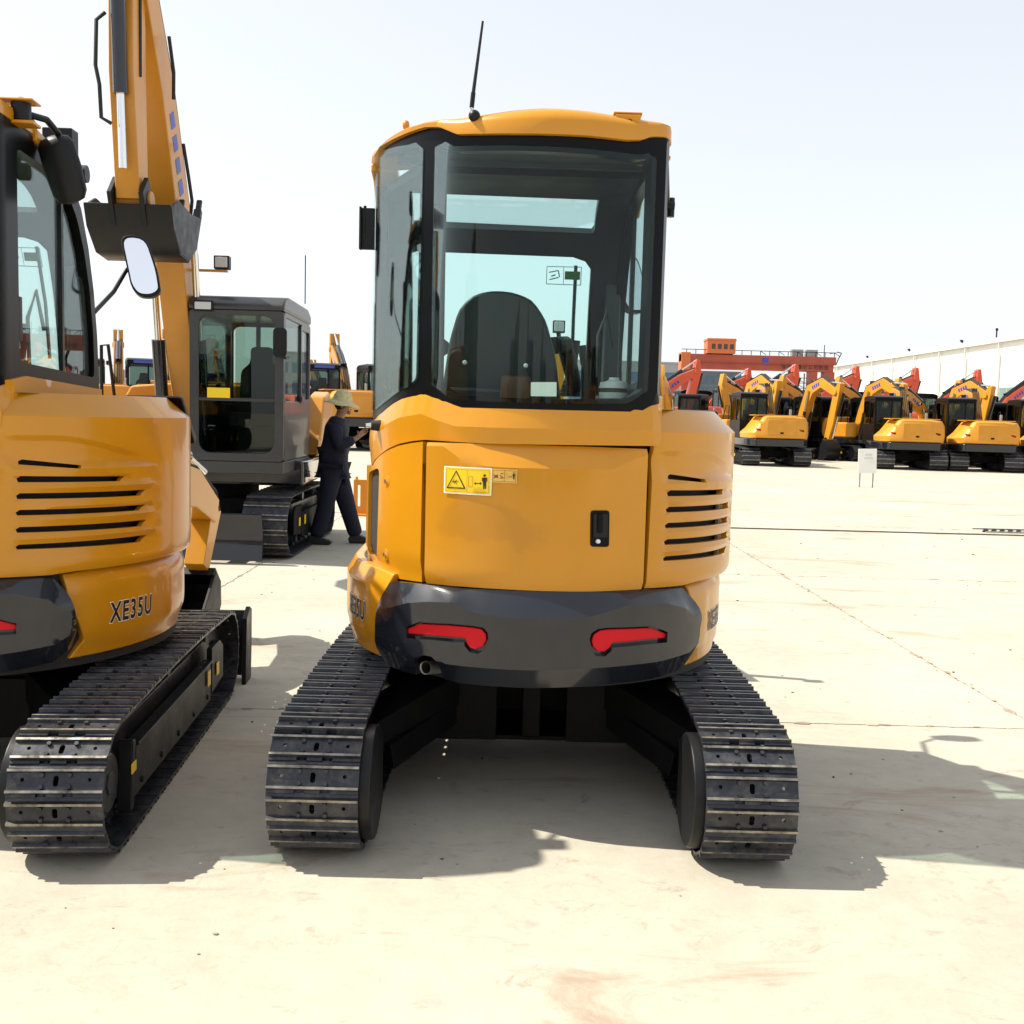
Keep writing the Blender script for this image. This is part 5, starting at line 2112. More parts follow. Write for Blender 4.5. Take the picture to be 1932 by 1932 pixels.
# --- the grey-cabbed machine facing the camera on the left
gm_loc = Vector((-3.33, 11.75, 0))
gmach = excavator('excavator facing the camera with a grey cab and a raised tan boom', gm_loc, R(182), 1.0, TAN, GREYCAB, pose='steep', each=True, under_yaw=R(-2), gl=GLASSG)
m = MB()
m.box((-0.26, 1.435, 2.47), (0.19, 0.03, 0.10))
m.box((-0.26, 1.452, 2.47), (0.155, 0.01, 0.07), mi=1)
m.build('cab_lamp', [BLK, LENS], gmach, 0.012, 3)


def flip(x):       # in this machine's own frame the cab stands at -X
    return x


m = MB()
m.prism([(-1.02 + x, 2.13 + z) for x, z in rrect(-0.065, -0.14, 0.065, 0.14, 0.04)], 'y', 1.55, 1.58)
m.tube([(-1.08, 1.42, 2.0), (-1.07, 1.56, 1.98), (-1.02, 1.56, 2.05)], 0.012, 7)
gmir = m.build('side_mirror', [BLK], gmach, 0.006)
m = MB()
m.cyl((-1.09, 0.55, 2.6), (-1.09, 0.55, 3.1), 0.006, n=6)
m.build('antenna', [BLK], gmach)
m = MB()
m.box((-0.40, 1.405, 1.63), (0.22, 0.004, 0.12))
m.build('window_sticker', [STKY], gmach)
m = MB()
m.prism([(-0.30, 0.985), (-1.45, 0.985), (-1.50, 1.55), (-1.15, 1.72), (-0.80, 1.66), (-0.40, 1.10)], 'x', -1.12, -0.92)
m.build('side_cover', [TAN], gmach, 0.03, 3)
for q in ([(0.13, 2.95, 4.62), (0.19, 2.98, 4.55), (0.20, 2.98, 4.2), (0.17, 2.98, 4.05), (0.165, 2.96, 3.80), (0.09, 2.94, 3.76)],
          [(0.15, 2.95, 5.4), (0.20, 3.0, 5.25), (0.165, 2.98, 4.95), (0.09, 2.95, 4.90)],
          [(-0.16, 1.75, 3.9), (-0.22, 1.80, 3.6), (-0.23, 1.72, 3.4), (-0.17, 1.60, 3.1)],
          [(-0.16, 2.2, 4.7), (-0.20, 2.2, 4.4), (-0.17, 2.1, 4.2)]):
    m = MB()
    m.tube(q, 0.016, 7)
    m.build('hydraulic_hose', RUB, gmach)

# --- rear-view machines on the right
RG = 'yellow excavators parked with their counterweights towards the camera'
p = gp(1463, 880)
exA = excavator('yellow excavator seen from behind', (p.x, p.y + 1.25, 0), R(1), 0.965, group=RG)
gB, gC, gD = gp(1725, 887), gp(1868, 891), gp(2010, 895)
spots = [(gB, 'yellow excavator seen from behind just beyond the white notice board'),
         (gC, 'yellow excavator seen from behind, close beside the one beyond the notice board'),
         (gD, 'yellow excavator cut by the picture edge, only its cab and boom in view')]
for (g_, lb), yw in zip(spots, (-5, -7, -9)):
    c = copy_tree(exA)
    c.location = (g_.x, g_.y + 1.25, 0)
    c.rotation_euler.z = R(yw)
    c['label'] = lb
exA['label'] = 'yellow excavator seen from behind, standing apart under the gantry crane'

FG = 'yellow excavators facing the camera in the second row'
d0 = 44.0
exF = excavator('yellow excavator facing the camera between two parked ones, its dozer blade on the concrete', ((1607 - 975) / 2000 * d0, d0, 0), R(180 + 28), pose='folded', group=FG)
for px_, d_, rz_, lb in ((1445, 48, 165, 'yellow excavator turned the other way behind the one under the crane'),
                         (1555, 48, 160, 'yellow excavator turned the other way behind the dozer blade'),
                         (1670, 48.5, 158, 'yellow excavator turned the other way behind the notice board'),
                         (1850, 48, 163, 'yellow excavator turned the other way behind the last black cab'),
                         (1392, 44, 205, 'yellow excavator facing the camera half hidden by the big engine hood'),
                         (1500, 45, 207, 'yellow excavator facing the camera hidden up to its boom behind the one under the crane'),
                         (1765, 44, 206, 'yellow excavator facing the camera, its boom showing between two black cabs'),
                         (1905, 44, 208, 'yellow excavator facing the camera, its boom showing at the picture edge')):
    c = copy_tree(exF)
    c.location = ((px_ - 975) / 2000 * d_, d_, 0)
    c.rotation_euler.z = R(rz_)
    c['label'] = lb

HG = 'yellow excavators with raised arms in the third row'
exH = None
for px_, d_, rz_, lb in ((1470, 52, 112, 'yellow excavator with raised arm, first of its row beside the crane leg'),
                         (1580, 52, 112, 'yellow excavator with raised arm in front of the middle of the crane beam'),
                         (1685, 52, 110, 'yellow excavator with raised arm before the near crane leg and the white warehouse'),
                         (1790, 52, 113, 'yellow excavator with raised arm behind the notice board machine'),
                         (1905, 52, 111, 'yellow excavator with raised arm in the last gap of the row'),
                         (1290, 47, 158, 'yellow excavator with raised arm under the crane cabin')):
    if exH is None:
        exH = c = excavator(lb, (0, 0, 0), 0, 1.0, YEL2, FRIT, None, 'high', group=HG, blade=False)
    else:
        c = copy_tree(exH)
    c.location = ((px_ - 975) / 2000 * d_, d_, 0)
    c.rotation_euler.z = R(rz_)
    c['label'] = lb

OG = 'orange excavators with raised booms at the back of the yard'
exO = None
for px_, d_, rz_, lb in ((1183, 58, -76, 'orange excavator, its arm rising just past the black cab corner'),
                         (1373, 60, -76, 'orange excavator boom rising under the middle of the gantry beam'),
                         (1488, 60, -76, 'orange excavator boom rising in front of the near gantry leg'),
                         (1600, 60, -76, 'orange excavator boom rising before the first bays of the white warehouse'),
                         (1718, 60, -76, 'orange excavator boom rising above the pair of black cabs'),
                         (1833, 60, -76, 'orange excavator boom rising beside the warehouse window band'),
                         (1296, 66, -76, 'orange excavator with the lowest boom, behind the yellow hood')):
    if exO is None:
        exO = c = excavator(lb, (0, 0, 0), 0, 1.28, ORG, FRIT, None, 'high', group=OG, blade=False, detail=False)
    else:
        c = copy_tree(exO)
    c.location = ((px_ - 975) / 2000 * d_, d_, 0)
    c.rotation_euler.z = R(rz_)
    c['label'] = lb

# --- big machines at the back on the left
BG = 'large excavators parked at the back behind the grey cab'
exL = None
for px_, d_, rz_, lb in ((652, 42, 20, 'large yellow excavator from behind with a blue cab stripe, straight beyond the walking person'),
                         (762, 42, 21, 'large yellow excavator mostly hidden by the compact cab'),
                         (318, 42, 22, 'large excavator with a boom rising between the two nearest cabs'),
                         (212, 43, 20, 'large excavator hidden behind the nearest cab, its boom tip showing'),
                         (612, 66, 24, 'distant excavator boom beside the grey cab'),
                         (420, 58, 22, 'distant excavator boom hidden behind the grey cab')):
    if exL is None:
        exL = c = excavator(lb, (0, 0, 0), 0, 1.28, TAN, FRIT, BLUE, 'high', group=BG, blade=False, tail=1.75)
    else:
        c = copy_tree(exL)
    c.location = ((px_ - 975) / 2000 * d_, d_, 0)
    c.rotation_euler.z = R(rz_)
    c['label'] = lb


back_row()
for x, y, rz_, lb in ((-9.2, -1.5, 150, 'excavator with a high boom in the row beyond the viewer, first one'), (-12.5, 3.5, 130, 'excavator with a high boom in the row beyond the viewer, middle one'), (-13.5, 8.0, 120, 'excavator with a high boom in the row beyond the viewer, last one')):
    c = copy_tree(exL)
    c.location = (x, y, 0)
    c.rotation_euler.z = R(rz_)
    c['label'] = lb
    c['group'] = 'excavators behind the viewer'
# ================================================================ the yard
# concrete: one procedural material in world coordinates for slabs and ground
def concrete(name):
    m_ = bpy.data.materials.new(name)
    m_.use_nodes = True
    t = m_.node_tree
    p = t.nodes['Principled BSDF']
    p.inputs['Roughness'].default_value = 0.86
    p.inputs['Specular IOR Level'].default_value = 0.25
    geo = t.nodes.new('ShaderNodeNewGeometry')

    def noise(scale, detail=6, rough=0.6, dist=0.0, sx=1.0, sy=1.0, rot=0.0):
        mp = t.nodes.new('ShaderNodeMapping')
        mp.inputs['Scale'].default_value = (sx, sy, 1)
        mp.inputs['Rotation'].default_value = (0, 0, rot)
        t.links.new(geo.outputs['Position'], mp.inputs['Vector'])
        n = t.nodes.new('ShaderNodeTexNoise')
        n.inputs['Scale'].default_value = scale
        n.inputs['Detail'].default_value = detail
        n.inputs['Roughness'].default_value = rough
        n.inputs['Distortion'].default_value = dist
        t.links.new(mp.outputs[0], n.inputs['Vector'])
        return n.outputs['Fac']

    def ramp(fac, a, b, c0, c1):
        r = t.nodes.new('ShaderNodeValToRGB')
        r.color_ramp.elements[0].position = a
        r.color_ramp.elements[1].position = b
        r.color_ramp.elements[0].color = (*c0, 1)
        r.color_ramp.elements[1].color = (*c1, 1)
        t.links.new(fac, r.inputs[0])
        return r.outputs[0]

    def mix(fac, a, b, mode='MIX', val=None):
        x = t.nodes.new('ShaderNodeMixRGB')
        x.blend_type = mode
        if val is not None:
            x.inputs[0].default_value = val
        else:
            t.links.new(fac, x.inputs[0])
        for q, i in ((a, 1), (b, 2)):
            if isinstance(q, tuple):
                x.inputs[i].default_value = (*q, 1)
            else:
                t.links.new(q, x.inputs[i])
        return x.outputs[0]
    base = ramp(noise(0.55, 8, 0.62, 0.4), 0.35, 0.68, (0.395, 0.365, 0.300), (0.495, 0.460, 0.375))
    fine = ramp(noise(9.0, 8, 0.7), 0.3, 0.7, (0.90, 0.90, 0.90), (1.05, 1.05, 1.05))
    c = mix(None, base, fine, 'MULTIPLY', 1.0)
    # tyre and dust smears, pinkish grey, stretched
    k1 = ramp(noise(1.1, 7, 0.72, 1.2, 0.55, 1.5, 0.5), 0.555, 0.66, (0, 0, 0), (0.85, 0.85, 0.85))
    c = mix(k1, c, (0.33, 0.255, 0.19))
    k2 = ramp(noise(5.5, 9, 0.8, 0.6, 0.7, 1.2, -0.4), 0.57, 0.66, (0, 0, 0), (0.8, 0.8, 0.8))
    c = mix(k2, c, (0.30, 0.26, 0.21))
    # grey damp marks
    k3 = ramp(noise(2.6, 6, 0.6, 0.2), 0.65, 0.71, (0, 0, 0), (0.55, 0.55, 0.55))
    c = mix(k3, c, (0.27, 0.26, 0.245))
    # worn flakes: patches of finer mottling
    k5 = ramp(noise(16.0, 5, 0.7, 0.8), 0.56, 0.64, (0, 0, 0), (1, 1, 1))
    k6 = ramp(noise(0.9, 4, 0.6, 0.5), 0.47, 0.62, (0, 0, 0), (0.55, 0.55, 0.55))
    c = mix(mix(None, k5, k6, 'MULTIPLY', 1.0), c, (0.335, 0.275, 0.21))
    # fine specks
    k4 = ramp(noise(70.0, 3, 0.6), 0.73, 0.78, (0, 0, 0), (0.5, 0.5, 0.5))
    c = mix(k4, c, (0.16, 0.14, 0.12))
    t.links.new(c, p.inputs['Base Color'])
    b = t.nodes.new('ShaderNodeBump')
    b.inputs['Strength'].default_value = 0.35
    b.inputs['Distance'].default_value = 0.006
    t.links.new(noise(45.0, 6, 0.7), b.inputs['Height'])
    t.links.new(b.outputs[0], p.inputs['Normal'])
    return m_


CONC = concrete('yard_concrete')
JOINT = mat('joint_dirt', (0.33, 0.26, 0.19), 0.95, var=0.4, vscale=25, bump=0.6, bscale=60)
g = MB()
g.face([(-600, -300, -0.05), (600, -300, -0.05), (600, 1800, -0.05), (-600, 1800, -0.05)])
ground = tag(g.build('ground', JOINT, sharp=0), kind='structure')
X0, Y0, SP = 2.68, 0.10, 5.1
g = MB()
gap = 0.011
sl = bmesh.new()
bmesh.ops.create_grid(sl, x_segments=1, y_segments=1, size=(SP - gap) / 2)
ext = bmesh.ops.extrude_face_region(sl, geom=sl.faces[:])
bmesh.ops.translate(sl, vec=(0, 0, -0.05 + 0.004), verts=[v for v in ext['geom'] if isinstance(v, bmesh.types.BMVert)])
bmesh.ops.recalc_face_normals(sl, faces=sl.faces)
sm = bpy.data.meshes.new('concrete_slab')
sl.to_mesh(sm)
sl.free()
sm.materials.append(CONC)
for i in range(-4, 8):
    for j in range(-1, 7):
        o = bpy.data.objects.new('concrete_slab', sm)
        COL.objects.link(o)
        o.parent = ground
        o.location = (X0 + (i - 0.5) * SP, Y0 + (j + 0.5) * SP, 0)
        md = None
# beyond the slabs that can be told apart the yard goes on in one piece
xa, xb = X0 - 4.5 * SP - SP / 2 , X0 + 7.5 * SP - SP / 2
ya_, yb_ = Y0 - SP, Y0 + 7 * SP
xa, xb = X0 - 5 * SP, X0 + 7 * SP
g = MB()
g.face([(-500, -250, 0), (500, -250, 0), (500, ya_, 0), (-500, ya_, 0)])
g.face([(-500, yb_, 0), (500, yb_, 0), (500, 1500, 0), (-500, 1500, 0)])
g.face([(-500, ya_, 0), (xa, ya_, 0), (xa, yb_, 0), (-500, yb_, 0)])
g.face([(xb, ya_, 0), (500, ya_, 0), (500, yb_, 0), (xb, yb_, 0)])
tag(g.build('yard', CONC, sharp=0), kind='structure')

# steel channel and grating let into the concrete
m = MB()
m.box((5.1, 14.75, 0.006), (4.3, 0.035, 0.022))
m.box((5.1, 14.80, 0.006), (4.3, 0.04, 0.012), mi=1)
tag(m.build('drain_channel', [mat('rusty_steel', (0.10, 0.085, 0.065), 0.7, var=0.4, vscale=12), DULL], None, 0.003), 'long dark steel edge of a drain lying across the sunlit concrete', 'drain')
gr = thing('drain_grating', 'steel drain grating with slanting bars at the end of the long drain edge', 'grating', (7.55, 15.35, 0))
m = MB()
m.box((0, -0.22, 0.008), (1.5, 0.03, 0.02))
m.box((0, 0.22, 0.008), (1.5, 0.03, 0.02))
m.build('grating_frame', DULL, gr)
for k in range(12):
    m = MB()
    m.box((-0.66 + 0.12 * k, 0, 0.010), (0.045, 0.42, 0.018), (0, 0, R(-28)))
    m.build('bar', FRAME_D, gr)

# crumbs and leaf bits on the concrete
rnd = random.Random(3)
m = MB()
for k in range(420):
    x, y = rnd.uniform(-4, 9), 1.4 + 14 * rnd.random() ** 1.8
    r = rnd.uniform(0.002, 0.006) * (1 + y * 0.08)
    a = rnd.uniform(0, 6.28)
    pts = []
    for q in range(5):
        an = a + q * 2 * PI / 5
        pts.append((x + r * rnd.uniform(0.6, 1.4) * math.cos(an), y + r * rnd.uniform(0.5, 1.2) * math.sin(an)))
    m.prism(pts, 'z', 0.0, r * rnd.uniform(0.3, 0.8), rnd.randrange(2))
tag(m.build('concrete_crumbs', [mat('crumb_grey', (0.30, 0.27, 0.22), 0.95), mat('crumb_brown', (0.09, 0.07, 0.05), 0.95)], None), kind='stuff')

# dirt and crumbling edges along the joints
m = MB()
for axis, const, lo, hi in (('y', 5.2, -2.4, 9.5), ('x', 2.68, 3.0, 14.0), ('y', 10.3, 2.0, 12.0), ('x', -2.42, 4.0, 15.0), ('y', 0.10, -3, 3), ('y', 15.4, 2.0, 12.0)):
    t = lo
    while t < hi:
        t += rnd.uniform(0.006, 0.17) * (1.6 if const > 9 else 1.0)
        r = rnd.uniform(0.006, 0.024) * (0.5 if rnd.random() < 0.6 else 1.0)
        o_ = rnd.gauss(0, 0.012)
        x, y = (t, const + o_) if axis == 'y' else (const + o_, t)
        n_ = rnd.randrange(5, 8)
        a0_ = rnd.uniform(0, 6.28)
        st_ = rnd.uniform(1.0, 2.8)
        pts = []
        for q in range(n_):
            an = a0_ + q * 2 * PI / n_
            dx, dy = r * rnd.uniform(0.6, 1.3) * math.cos(an), r * rnd.uniform(0.6, 1.3) * math.sin(an)
            pts.append((x + dx * (st_ if axis == 'y' else 1), y + dy * (1 if axis == 'y' else st_)))
        m.prism(pts, 'z', 0.0, rnd.uniform(0.001, 0.004), rnd.randrange(3))
tag(m.build('joint_crumbs', [JOINT, mat('crumb_tan', (0.38, 0.31, 0.23), 0.95), mat('crumb_dark', (0.25, 0.20, 0.15), 0.95)], None), kind='stuff')

# white notice board on two legs
a, b = gp(1624.5, 918), gp(1643, 921.5)
sg = thing('notice_board', 'blank white notice board on two thin legs standing alone on the concrete', 'sign', ((a.x + b.x) / 2, (a.y + b.y) / 2, 0), R(-10))
m = MB()
m.box((0, 0, 0.63), (0.42, 0.03, 0.58), (0, R(-2), 0))
bd = m.build('board', mat('board_white', (0.78, 0.78, 0.74), 0.5, var=0.05), sg, 0.004)
m = MB()
m.box((0.02, -0.017, 0.78), (0.16, 0.003, 0.07))
m.box((0.02, -0.017, 0.70), (0.20, 0.003, 0.04))
m.build('faded_print', mat('faded_print', (0.62, 0.62, 0.58), 0.6), bd)
for sx in (-1, 1):
    m = MB()
    m.box((sx * 0.15, 0.01, 0.19), (0.028, 0.03, 0.38))
    m.build('leg', DULL, sg)

# red and white pole, wooden chock, orange stand
p = at_depth(586, 962, 15.6)
pl = thing('barrier_pole', 'red and white striped pole standing close behind the walking person', 'pole', (p.x, p.y, 0))
for k in range(8):
    m = MB()
    m.cyl((0, 0, 0.04 + 0.14 * k), (0, 0, 0.18 + 0.14 * k), 0.038, n=12)
    m.build('stripe', mat('pole_red', (0.50, 0.02, 0.03), 0.5) if k % 2 == 0 else mat('pole_white', (0.75, 0.73, 0.70), 0.5), pl)
m = MB()
m.cyl((0, 0, 0), (0, 0, 0.04), 0.14, 0.10, n=16)
m.build('foot', RUB, pl)
p = gp(540, 1033)
ck = thing('wooden_chock', 'small wooden block with a splinter lying beside the striped track of the grey cabbed excavator', 'block', (p.x, p.y, 0))
m = MB()
m.box((0, 0, 0.05), (0.11, 0.09, 0.10), (0, 0, 0.5))
m.prism([(-0.05, 0.10), (0.01, 0.10), (0.05, 0.22), (0.03, 0.23)], 'y', -0.02, 0.02)
wood = mat('raw_wood', (0.38, 0.25, 0.13), 0.8, var=0.25, vscale=20)
m.build('block', wood, ck, 0.006)
m = MB()
m.bar((-0.08, 0, 0.02), (-0.04, 0.02, 0.17), 0.03, 0.02)
m.build('splinter', wood, ck)
p = at_depth(680, 962, 15.2)
os_ = thing('orange_stand', 'orange metal stand with a long slot, showing beside the compact excavator', 'stand', (p.x, p.y, 0), R(-8))
m = MB()
m.frame(rrect(-0.10, 0.03, 0.16, 0.52, 0.015), rrect(-0.045, 0.13, 0.0, 0.44, 0.012), 'y', -0.02, 0.02)
m.build('slotted_plate', mat('safety_orange', (0.62, 0.22, 0.015), 0.5), os_, 0.003)
m = MB()
m.box((0, 0, 0.015), (0.42, 0.22, 0.03))
m.build('base', mat('safety_orange', (0.62, 0.22, 0.015), 0.5), os_, 0.004)
m = MB()
m.cyl((-0.06, 0, 0.52), (-0.06, 0, 0.56), 0.02, n=10)
m.build('knob', mat('safety_orange', (0.62, 0.22, 0.015), 0.5), os_)

# ---------------------------------------------------------------- gantry crane
GR = mat('crane_red', (0.33, 0.055, 0.028), 0.5, var=0.14, vscale=0.8, dust=0.12)
GO = mat('crane_orange', (0.55, 0.13, 0.03), 0.5, var=0.08, vscale=0.8)
GD = 105.0


def G(px_, py_, d=GD):
    return at_depth(px_, py_, d)


c0, c1 = G(1283, 680), G(1573, 690)
L_ = (c1 - c0).length
gan = thing('gantry_crane', 'red gantry crane with an orange cabin and a railing on its long beam', 'crane', ((c0.x + c1.x) / 2, GD, 0), 0.0)
zt, zb = G(1430, 671).z, G(1430, 699).z
hw = L_ / 2
m = MB()
m.box((0, 0, (zt + zb) / 2 + (zt - zb) * 0.22), (2 * hw, 1.5, (zt - zb) * 0.54))
m.box((0, 0.1, (zt + zb) / 2 - (zt - zb) * 0.27), (2 * hw - 0.3, 1.3, (zt - zb) * 0.46))
beam = m.build('beam', GR, gan, 0.03)
m = MB()
m.box((0, -0.77, zb + (zt - zb) * 0.47), (2 * hw, 0.05, 0.06))
m.build('beam_flange', GR, beam)
for x, wd in ((-hw + 0.95, 1.6), (hw - 0.55, 1.0), (hw - 2.1, 0.75)):
    m = MB()
    m.box((x, 0, zb / 2), (wd, 1.2, zb), taper=(1.05, 1))
    m.box((x, 0, 0.25), (wd * 1.5, 4.0, 0.5))
    m.build('leg', GR, gan, 0.03)
m = MB()
m.box((-hw + 0.45, 0.1, (zt + zb) / 2), (0.9, 1.9, zt - zb + 0.25))
m.build('end_box', GO, gan, 0.03)
m = MB()
m.bar((hw - 4.3, 0.2, zb), (hw - 3.0, 0.2, zb - 3.2), 0.22, 0.22)
m.build('brace', FRAME_D, gan)
m = MB()
x = hw - 3.1
for k in range(2):
    for q in range(2):
        m.box((x + k * 1.3 - 0.6, 0.6 + q * 1.0, zb - 1.9), (0.09, 0.09, 3.6))
for k in range(6):
    m.box((x, 0.6, zb - 0.6 - 0.5 * k), (1.3, 0.06, 0.05))
    m.bar((x - 0.6, 0.6, zb - 0.6 - 0.5 * k), (x + 0.6, 0.6, zb - 1.1 - 0.5 * k), 0.05, 0.05)
m.build('stair_tower', FRAME_D, gan)
# crane cabin
cb0, cb1 = G(1331, 660), G(1384, 660)
ctop, cbot = G(1357, 644).z, G(1357, 668).z
cxm = (cb0.x + cb1.x) / 2 - gan.location.x
cw_ = cb1.x - cb0.x
m = MB()
m.box((cxm, 0, (ctop + cbot) / 2), (cw_, 2.0, ctop - cbot))
m.prism([(cxm - cw_ / 2 - 0.08, ctop), (cxm + cw_ / 2 + 0.08, ctop), (cxm + cw_ / 2, ctop + 0.22), (cxm - cw_ / 2, ctop + 0.22)], 'y', -1.05, 1.05)
cabn = m.build('crane_cabin', GO, gan, 0.02)
for k in range(4):
    m = MB()
    m.box((cxm - cw_ * 0.28 + k * cw_ * 0.215, -1.005, (ctop + cbot) / 2 + 0.05), (cw_ * 0.13, 0.03, (ctop - cbot) * 0.40))
    m.build('window_pane', mat('far_glass', (0.03, 0.04, 0.05), 0.1), cabn, 0.005)
m = MB()
m.box((cxm, 0, (cbot + zt) / 2), (cw_ * 0.86, 1.6, cbot - zt))
m.build('trolley', FRAME_D, gan)
# railing
rz_ = G(1430, 663).z
m = MB()
m.box((0, -0.7, rz_), (2 * hw, 0.05, 0.06))
m.box((hw - 0.2, 0, rz_), (0.06, 1.6, 0.06))
rail = m.build('railing', FRAME_D, gan)
npost = 17
for k in range(npost):
    x = -hw + 0.5 + (2 * hw - 0.7) * k / (npost - 1)
    m = MB()
    m.box((x, -0.7, (zt + rz_) / 2), (0.06, 0.05, rz_ - zt))
    if k % 2 == 0 and k > 6:
        m.bar((x, -0.7, rz_), (x + 0.55, -0.7, zt + 0.05), 0.05, 0.05)
    m.build('post', FRAME_D, rail)
m = MB()
for k in range(2):
    m.box((hw - 3.6 + 1.4 * k, 0.3, zt + 0.35), (1.1, 0.8, 0.7))
m.build('equipment_box', DULL, gan, 0.02).__setitem__('kind', 'stuff')
m = MB()
m.cyl((hw - 1.0, 0, zt), (hw - 1.0, 0, G(1522, 650).z), 0.04, n=6)
m.build('lightning_rod', FRAME_D, gan)
m = MB()
m.tube([(hw + 0.05, -0.5, zt - 0.8), (hw + 0.25, -0.5, zt - 0.2), (hw + 0.5, -0.5, zt + 0.3), (hw + 0.55, -0.5, rz_), (hw + 0.1, -0.5, rz_ + 0.1)], 0.05, 6)
m.build('end_ladder', FRAME_D, gan)
# dark characters on the lower web
tv, tf = text_mesh('徐州起重分公司制造', 0.46, 0, 1.0, 0.006, 1.25)
b = bmesh.new()
tx = G(1516, 690).x - gan.location.x
vv = [b.verts.new((tx + q[0], -0.57, zb + (zt - zb) * 0.26 + q[1])) for q in tv]
for f in tf:
    try:
        b.faces.new([vv[i] for i in f])
    except ValueError:
        pass
me = bpy.data.meshes.new('lettering')
b.to_mesh(me)
b.free()
me.materials.append(STKB)
link('lettering', me, gan)
m = MB()
m.box((G(1441, 676).x - gan.location.x, -0.765, zt - 0.55), (0.6, 0.02, 0.6))
m.build('blue_badge', STKN, gan)

# ---------------------------------------------------------------- white warehouse with down-pipes
WW = mat('warehouse_white', (0.74, 0.74, 0.70), 0.6, var=0.04, vscale=0.3)
wx = 46.5
ya0, yb0 = 66.0, 158.0
zt_ = 9.9
wh = thing('warehouse', 'long white warehouse wall with a row of down-pipes behind the orange booms', 'building', (wx, 110, 0))
npan = 12
for k in range(npan + 1):
    y0 = ya0 - 110 + (yb0 - ya0) * k / (npan + 1)
    y1 = ya0 - 110 + (yb0 - ya0) * (k + 1) / (npan + 1)
    m = MB()
    m.box((0.15, (y0 + y1) / 2, zt_ / 2), (0.3, y1 - y0 - 0.03, zt_))
    m.build('wall_panel', WW, wh)
m = MB()
m.box((6.2, 0, zt_ / 2 - 0.1), (11.5, yb0 - ya0 - 0.1, zt_ - 0.3))
m.build('wall', WW, wh)
m = MB()
m.prism([(-0.35, zt_ + 0.02), (12.5, zt_ + 1.5), (12.5, zt_ + 1.7), (-0.35, zt_ + 0.22)], 'y', ya0 - 110.3, yb0 - 109.7)
roof = m.build('roof', mat('roof_sheet', (0.50, 0.50, 0.48), 0.5, var=0.08), wh)
m = MB()
m.box((-0.28, 0, zt_ - 0.12), (0.30, yb0 - ya0 + 0.4, 0.26))
m.build('gutter', mat('gutter_cream', (0.62, 0.60, 0.54), 0.5), wh)
for yy in (154, 146.6, 138.8, 131.6, 124.3, 117, 110.3, 102.7, 95.3, 87.9, 80.5):
    m = MB()
    y = yy - 110
    m.tube([(-0.28, y, zt_ - 0.2), (-0.28, y, zt_ - 1.0), (-0.12, y + 0.05, zt_ - 1.5), (-0.12, y + 0.05, 0.2)], 0.09, 8)
    m.build('downpipe', mat('gutter_cream', (0.62, 0.60, 0.54), 0.5), wh)
for yy, kind in ((150, 0), (143, 1), (137, 0), (128, 1), (121, 0), (113, 1), (106, 2), (101, 0)):
    m = MB()
    y = yy - 110
    if kind == 0:
        m.cyl((1.6, y, zt_ + 0.3), (1.6, y, zt_ + 0.55), 0.55, 0.42, n=14)
    elif kind == 1:
        m.box((0.4, y, zt_ + 0.58), (0.10, 0.45, 0.28), (0, R(-35), 0))
        m.box((0.5, y, zt_ + 0.4), (0.08, 0.08, 0.6))
    else:
        m.cyl((0.9, y, zt_ + 0.2), (0.9, y, zt_ + 1.3), 0.07, n=8)
        m.box((0.9, y, zt_ + 1.25), (0.18, 0.18, 0.25))
    m.build(('roof_ventilator', 'floodlight', 'roof_mast')[kind], FRAME_D if kind else DULL, roof)
m = MB()
m.box((-0.02, 98 - 110, 4.6), (0.06, 9, 1.6))
win = m.build('window', mat('gutter_cream', (0.62, 0.60, 0.54), 0.5), wh)
for k in range(6):
    m = MB()
    m.box((-0.06, 98 - 110 - 3.75 + 1.5 * k, 4.6), (0.04, 1.38, 1.4))
    m.build('window_pane', mat('far_green_glass', (0.16, 0.24, 0.22), 0.15), win)

# ---------------------------------------------------------------- buildings beyond the crane
def block(name, label, d, pxa, pxb, pytop, wall, bands, ncols, win_mat, depth=18):
    a_, b_ = at_depth(pxa, pytop, d), at_depth(pxb, pytop, d)
    w_, h_ = b_.x - a_.x, (a_.z + b_.z) / 2
    r = thing(name, label, 'building', ((a_.x + b_.x) / 2, d, 0))
    m = MB()
    m.box((0, depth / 2, h_ / 2), (w_, depth, h_))
    m.box((0, depth / 2, h_ + 0.15), (w_ + 0.4, depth + 0.4, 0.3))
    m.build('wall', wall, r)
    for z0, z1 in bands:
        for k in range(ncols):
            m = MB()
            cw2 = w_ / ncols
            m.box((-w_ / 2 + cw2 * (k + 0.5), -0.04, h_ * (z0 + z1) / 2), (cw2 * 0.78, 0.1, h_ * (z1 - z0)))
            m.build('window', win_mat, r)
    return r


block('office_building', 'pale grey office building with rows of blue windows behind the crane leg', 190, 1035, 1322, 684, mat('grey_render', (0.36, 0.36, 0.37), 0.7, var=0.05, vscale=0.2),
      ((0.70, 0.86), (0.38, 0.54), (0.08, 0.24)), 8, mat('blue_far_glass', (0.10, 0.15, 0.24), 0.12))
block('glass_building', 'dark blue glass building showing under the crane beam', 165, 1318, 1399, 704, mat('slate_wall', (0.09, 0.12, 0.15), 0.4, var=0.1, vscale=0.2),
      ((0.80, 0.95), (0.60, 0.75), (0.40, 0.55), (0.20, 0.35)), 6, mat('slate_glass', (0.06, 0.10, 0.14), 0.1))
